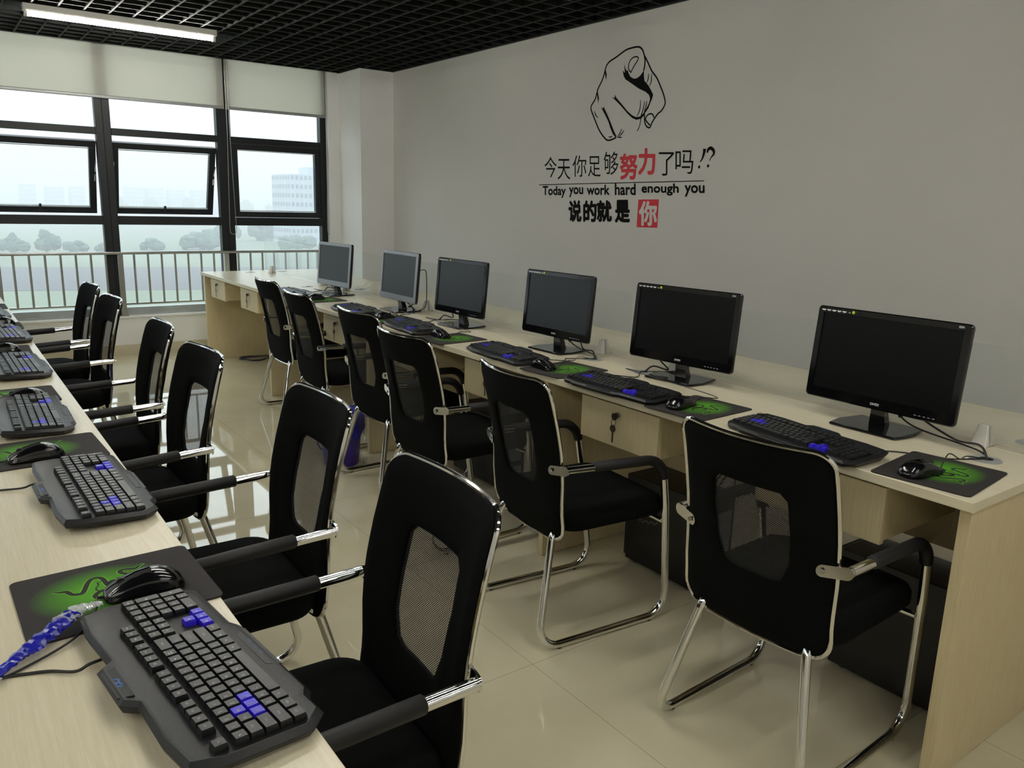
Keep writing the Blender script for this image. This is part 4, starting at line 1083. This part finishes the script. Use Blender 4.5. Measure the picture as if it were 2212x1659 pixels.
# waste bin with a blue liner
bn = thing('waste_bin', 'purple waste bin with a blue plastic liner between the chairs', 'bin', (-.172, 3.07, 0))
R = []
for z, r_ in ((0, .088), (.004, .092), (.12, .102), (.262, .115), (.27, .119), (.262, .112), (.02, .09)):
    R.append([(r_ * math.cos(2 * PI * k / 28), r_ * math.sin(2 * PI * k / 28), z) for k in range(28)])
obj('bucket', MB().rings(R), M_BIN, bn, smooth=50)
R = []
for j, (z, r_) in enumerate(((.17, .121), (.20, .126), (.24, .125), (.272, .124), (.285, .119), (.275, .110), (.20, .098))):
    R.append([((r_ + .007 * math.sin(k * 2.3 + j * 1.7)) * math.cos(2 * PI * k / 40), (r_ + .007 * math.cos(k * 1.7 + j)) * math.sin(2 * PI * k / 40), z + (.022 * math.sin(k * .9 + 1) if j == 0 else .004 * math.sin(k * 1.9))) for k in range(40)])
lo = obj('liner', MB().rings(R, cap=False), M_BAG, bn, smooth=50); lo['label'] = 'blue plastic liner'

# crumpled blue and clear plastic wrapper on the left bench
def crumple(P, rad, seed, n=11):
    rnd = random.Random(seed); S = spline(P, 9); R = []
    m = len(S)
    for i, q in enumerate(S):
        d = (S[min(m - 1, i + 1)] - S[max(0, i - 1)]).normalized(); nn = Vector((-d.y, d.x, 0)).normalized()
        f = i / (m - 1); r_ = rad(f); ring = []
        for k in range(n):
            a = 2 * PI * k / n; rr = r_ * (.7 + .6 * rnd.random())
            p = q + nn * rr * math.cos(a) * 1.25 + Vector((0, 0, max(-q.z + .7512, rr * .62 * math.sin(a))))
            ring.append(tuple(p))
        R.append(ring)
    return MB().rings(R)
wp = thing('plastic_wrapper', 'crumpled blue and clear plastic wrapper lying across the mouse mat', 'wrapper', (0, 0, 0))
PW = [(-1.843, .382, .757), (-1.812, .420, .760), (-1.785, .440, .765), (-1.755, .466, .770), (-1.735, .490, .772)]
q = obj('blue_film', crumple(PW, lambda f: .003 + .0075 * min(1, f * 2.2), 3), M_BAG, wp, smooth=12); q['label'] = 'blue film'
q = obj('clear_film', crumple([(-1.748, .474, .772), (-1.725, .500, .771), (-1.708, .508, .769), (-1.690, .514, .766)], lambda f: .0115 * (1 - .6 * f), 5), M_FILM, wp, smooth=12); q['label'] = 'clear film'
q = obj('clear_tail', crumple([(-1.868, .345, .755), (-1.852, .365, .756), (-1.836, .388, .757)], lambda f: .003 + .003 * f, 8), M_FILM, wp, smooth=12); q['label'] = 'clear film tail'

# ------------------------------------------------------------------ outside
ZG = -18.0
struct('ground', MB().add([(-1500, 20, ZG), (2500, 20, ZG), (2500, 4000, ZG), (-1500, 4000, ZG)], [(0, 1, 2, 3)]), M_GROUND, 'pale green open fields outside the windows', 'field', smooth=0)
def strip(y0, y1, sl, z): return MB().box(-300, 400, 0, 1, 0, .02).__class__().add([(-300, y0 + 300 * sl, ZG), (600, y0 - 600 * sl, ZG), (600, y1 - 600 * sl, ZG), (-300, y1 + 300 * sl, ZG), (-300, y0 + 300 * sl, z), (600, y0 - 600 * sl, z), (600, y1 - 600 * sl, z), (-300, y1 + 300 * sl, z)], [(3, 2, 1, 0), (4, 5, 6, 7), (0, 1, 5, 4), (1, 2, 6, 5), (2, 3, 7, 6), (3, 0, 4, 7)])
struct('road', strip(187, 247, .29, ZG + .05), M_ROAD, 'broad grey road crossing the fields behind the railing', 'road', smooth=0)
def blob(mb, c, r, seed):
    rnd = random.Random(seed)
    bm = bmesh.new(); bmesh.ops.create_icosphere(bm, subdivisions=3, radius=1)
    ph = [rnd.uniform(0, 6) for _ in range(6)]
    for v_ in bm.verts:
        p = v_.co
        k = 1 + .10 * math.sin(5 * p.x + ph[0]) + .10 * math.sin(6 * p.y + ph[1]) + .09 * math.sin(7 * p.z + ph[2]) + .06 * math.sin(13 * p.x + 11 * p.y + ph[3]) + .05 * rnd.uniform(-1, 1)
        v_.co = Vector((c[0] + p.x * r[0] * k, c[1] + p.y * r[1] * k, c[2] + p.z * r[2] * k))
    bm.verts.index_update()
    mb.add([tuple(q.co) for q in bm.verts], [tuple(q.index for q in f.verts) for f in bm.faces]); bm.free()
def tree(x, y, w_, h, seed, label, nb=12):
    t = thing('tree', label, 'tree', (x, y, ZG), 0, 'hazy trees in the fields')
    rnd = random.Random(seed); c = MB()
    for k in range(nb):
        a = rnd.uniform(0, 2 * PI); d = rnd.uniform(0, .72)
        blob(c, (d * w_ / 2 * math.cos(a) * 1.2, d * w_ / 2 * math.sin(a) * .8, h * (.24 + rnd.uniform(0, .5) * (1 - d))), (w_ * rnd.uniform(.14, .22), w_ * rnd.uniform(.14, .22), h * rnd.uniform(.2, .28)), seed * 31 + k)
    obj('crown', c, M_TREE, t, smooth=80)
    obj('trunk', MB().cyl((0, 0, -.2), w_ * .03 + .15, h * .5, 8), M_TRUNK, t)
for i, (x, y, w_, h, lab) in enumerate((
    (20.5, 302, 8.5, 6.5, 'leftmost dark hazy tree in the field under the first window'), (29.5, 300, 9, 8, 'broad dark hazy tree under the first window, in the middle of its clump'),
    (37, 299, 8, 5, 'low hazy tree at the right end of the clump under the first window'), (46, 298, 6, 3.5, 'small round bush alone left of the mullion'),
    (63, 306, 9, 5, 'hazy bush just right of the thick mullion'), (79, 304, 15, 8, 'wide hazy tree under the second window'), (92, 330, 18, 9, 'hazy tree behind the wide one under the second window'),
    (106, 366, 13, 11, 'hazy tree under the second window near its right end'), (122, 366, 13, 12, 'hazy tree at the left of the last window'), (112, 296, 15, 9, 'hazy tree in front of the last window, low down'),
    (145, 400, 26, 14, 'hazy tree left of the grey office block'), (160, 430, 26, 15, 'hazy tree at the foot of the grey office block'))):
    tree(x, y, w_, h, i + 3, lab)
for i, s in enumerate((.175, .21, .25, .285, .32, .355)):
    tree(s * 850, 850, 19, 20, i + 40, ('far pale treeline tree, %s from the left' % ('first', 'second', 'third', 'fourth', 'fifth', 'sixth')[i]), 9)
def block(x0, y0, lx, ly, h, rows_, cols, label, annex=False):
    t = thing('office_building' if annex else 'tower_block', label, 'building', (x0, y0, ZG), 0, 'far hazy buildings')
    m_ = MB().box(0, lx, 0, ly, 0, h)
    obj('walls', m_, M_CONC, t, smooth=0)
    if annex: obj('roof_house', MB().box(lx * .66, lx * .95, ly * .1, ly * .6, h, h + 3.2), M_CONC, t, smooth=0)
    for r_ in range(rows_):
        w_ = MB(); z = h * (r_ + .4) / rows_
        for c_ in range(cols): w_.box(lx * (c_ + .25) / cols, lx * (c_ + .8) / cols, -.12, 0, z, z + h / rows_ * .45)
        for c_ in range(cols): w_.box(-.12, 0, ly * (c_ + .25) / cols, ly * (c_ + .8) / cols, z, z + h / rows_ * .45)
        obj('window_row', w_, M_WINROW, t, smooth=0)
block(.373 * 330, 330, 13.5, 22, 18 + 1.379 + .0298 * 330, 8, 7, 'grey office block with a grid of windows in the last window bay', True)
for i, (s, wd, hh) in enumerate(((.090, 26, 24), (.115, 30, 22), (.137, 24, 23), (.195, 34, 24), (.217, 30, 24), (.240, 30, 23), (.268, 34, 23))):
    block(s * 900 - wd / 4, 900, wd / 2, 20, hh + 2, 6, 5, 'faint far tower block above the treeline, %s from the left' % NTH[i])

# mist over the fields
fog = MB().box(-900, 1500, 60, 1600, ZG - 1, ZG + 52)
m = bpy.data.materials.new('thin_mist'); m.use_nodes = True; t = m.node_tree; t.nodes.clear()
o_ = t.nodes.new('ShaderNodeOutputMaterial'); vsn = t.nodes.new('ShaderNodeVolumeScatter')
vsn.inputs['Color'].default_value = (.97, .985, 1, 1); vsn.inputs['Density'].default_value = .0024; vsn.inputs['Anisotropy'].default_value = 0.0
t.links.new(vsn.outputs[0], o_.inputs['Volume'])
tag(obj('mist', fog, m, None, smooth=0), 'thin bluish mist lying over the fields and buildings', 'mist', None, 'stuff')
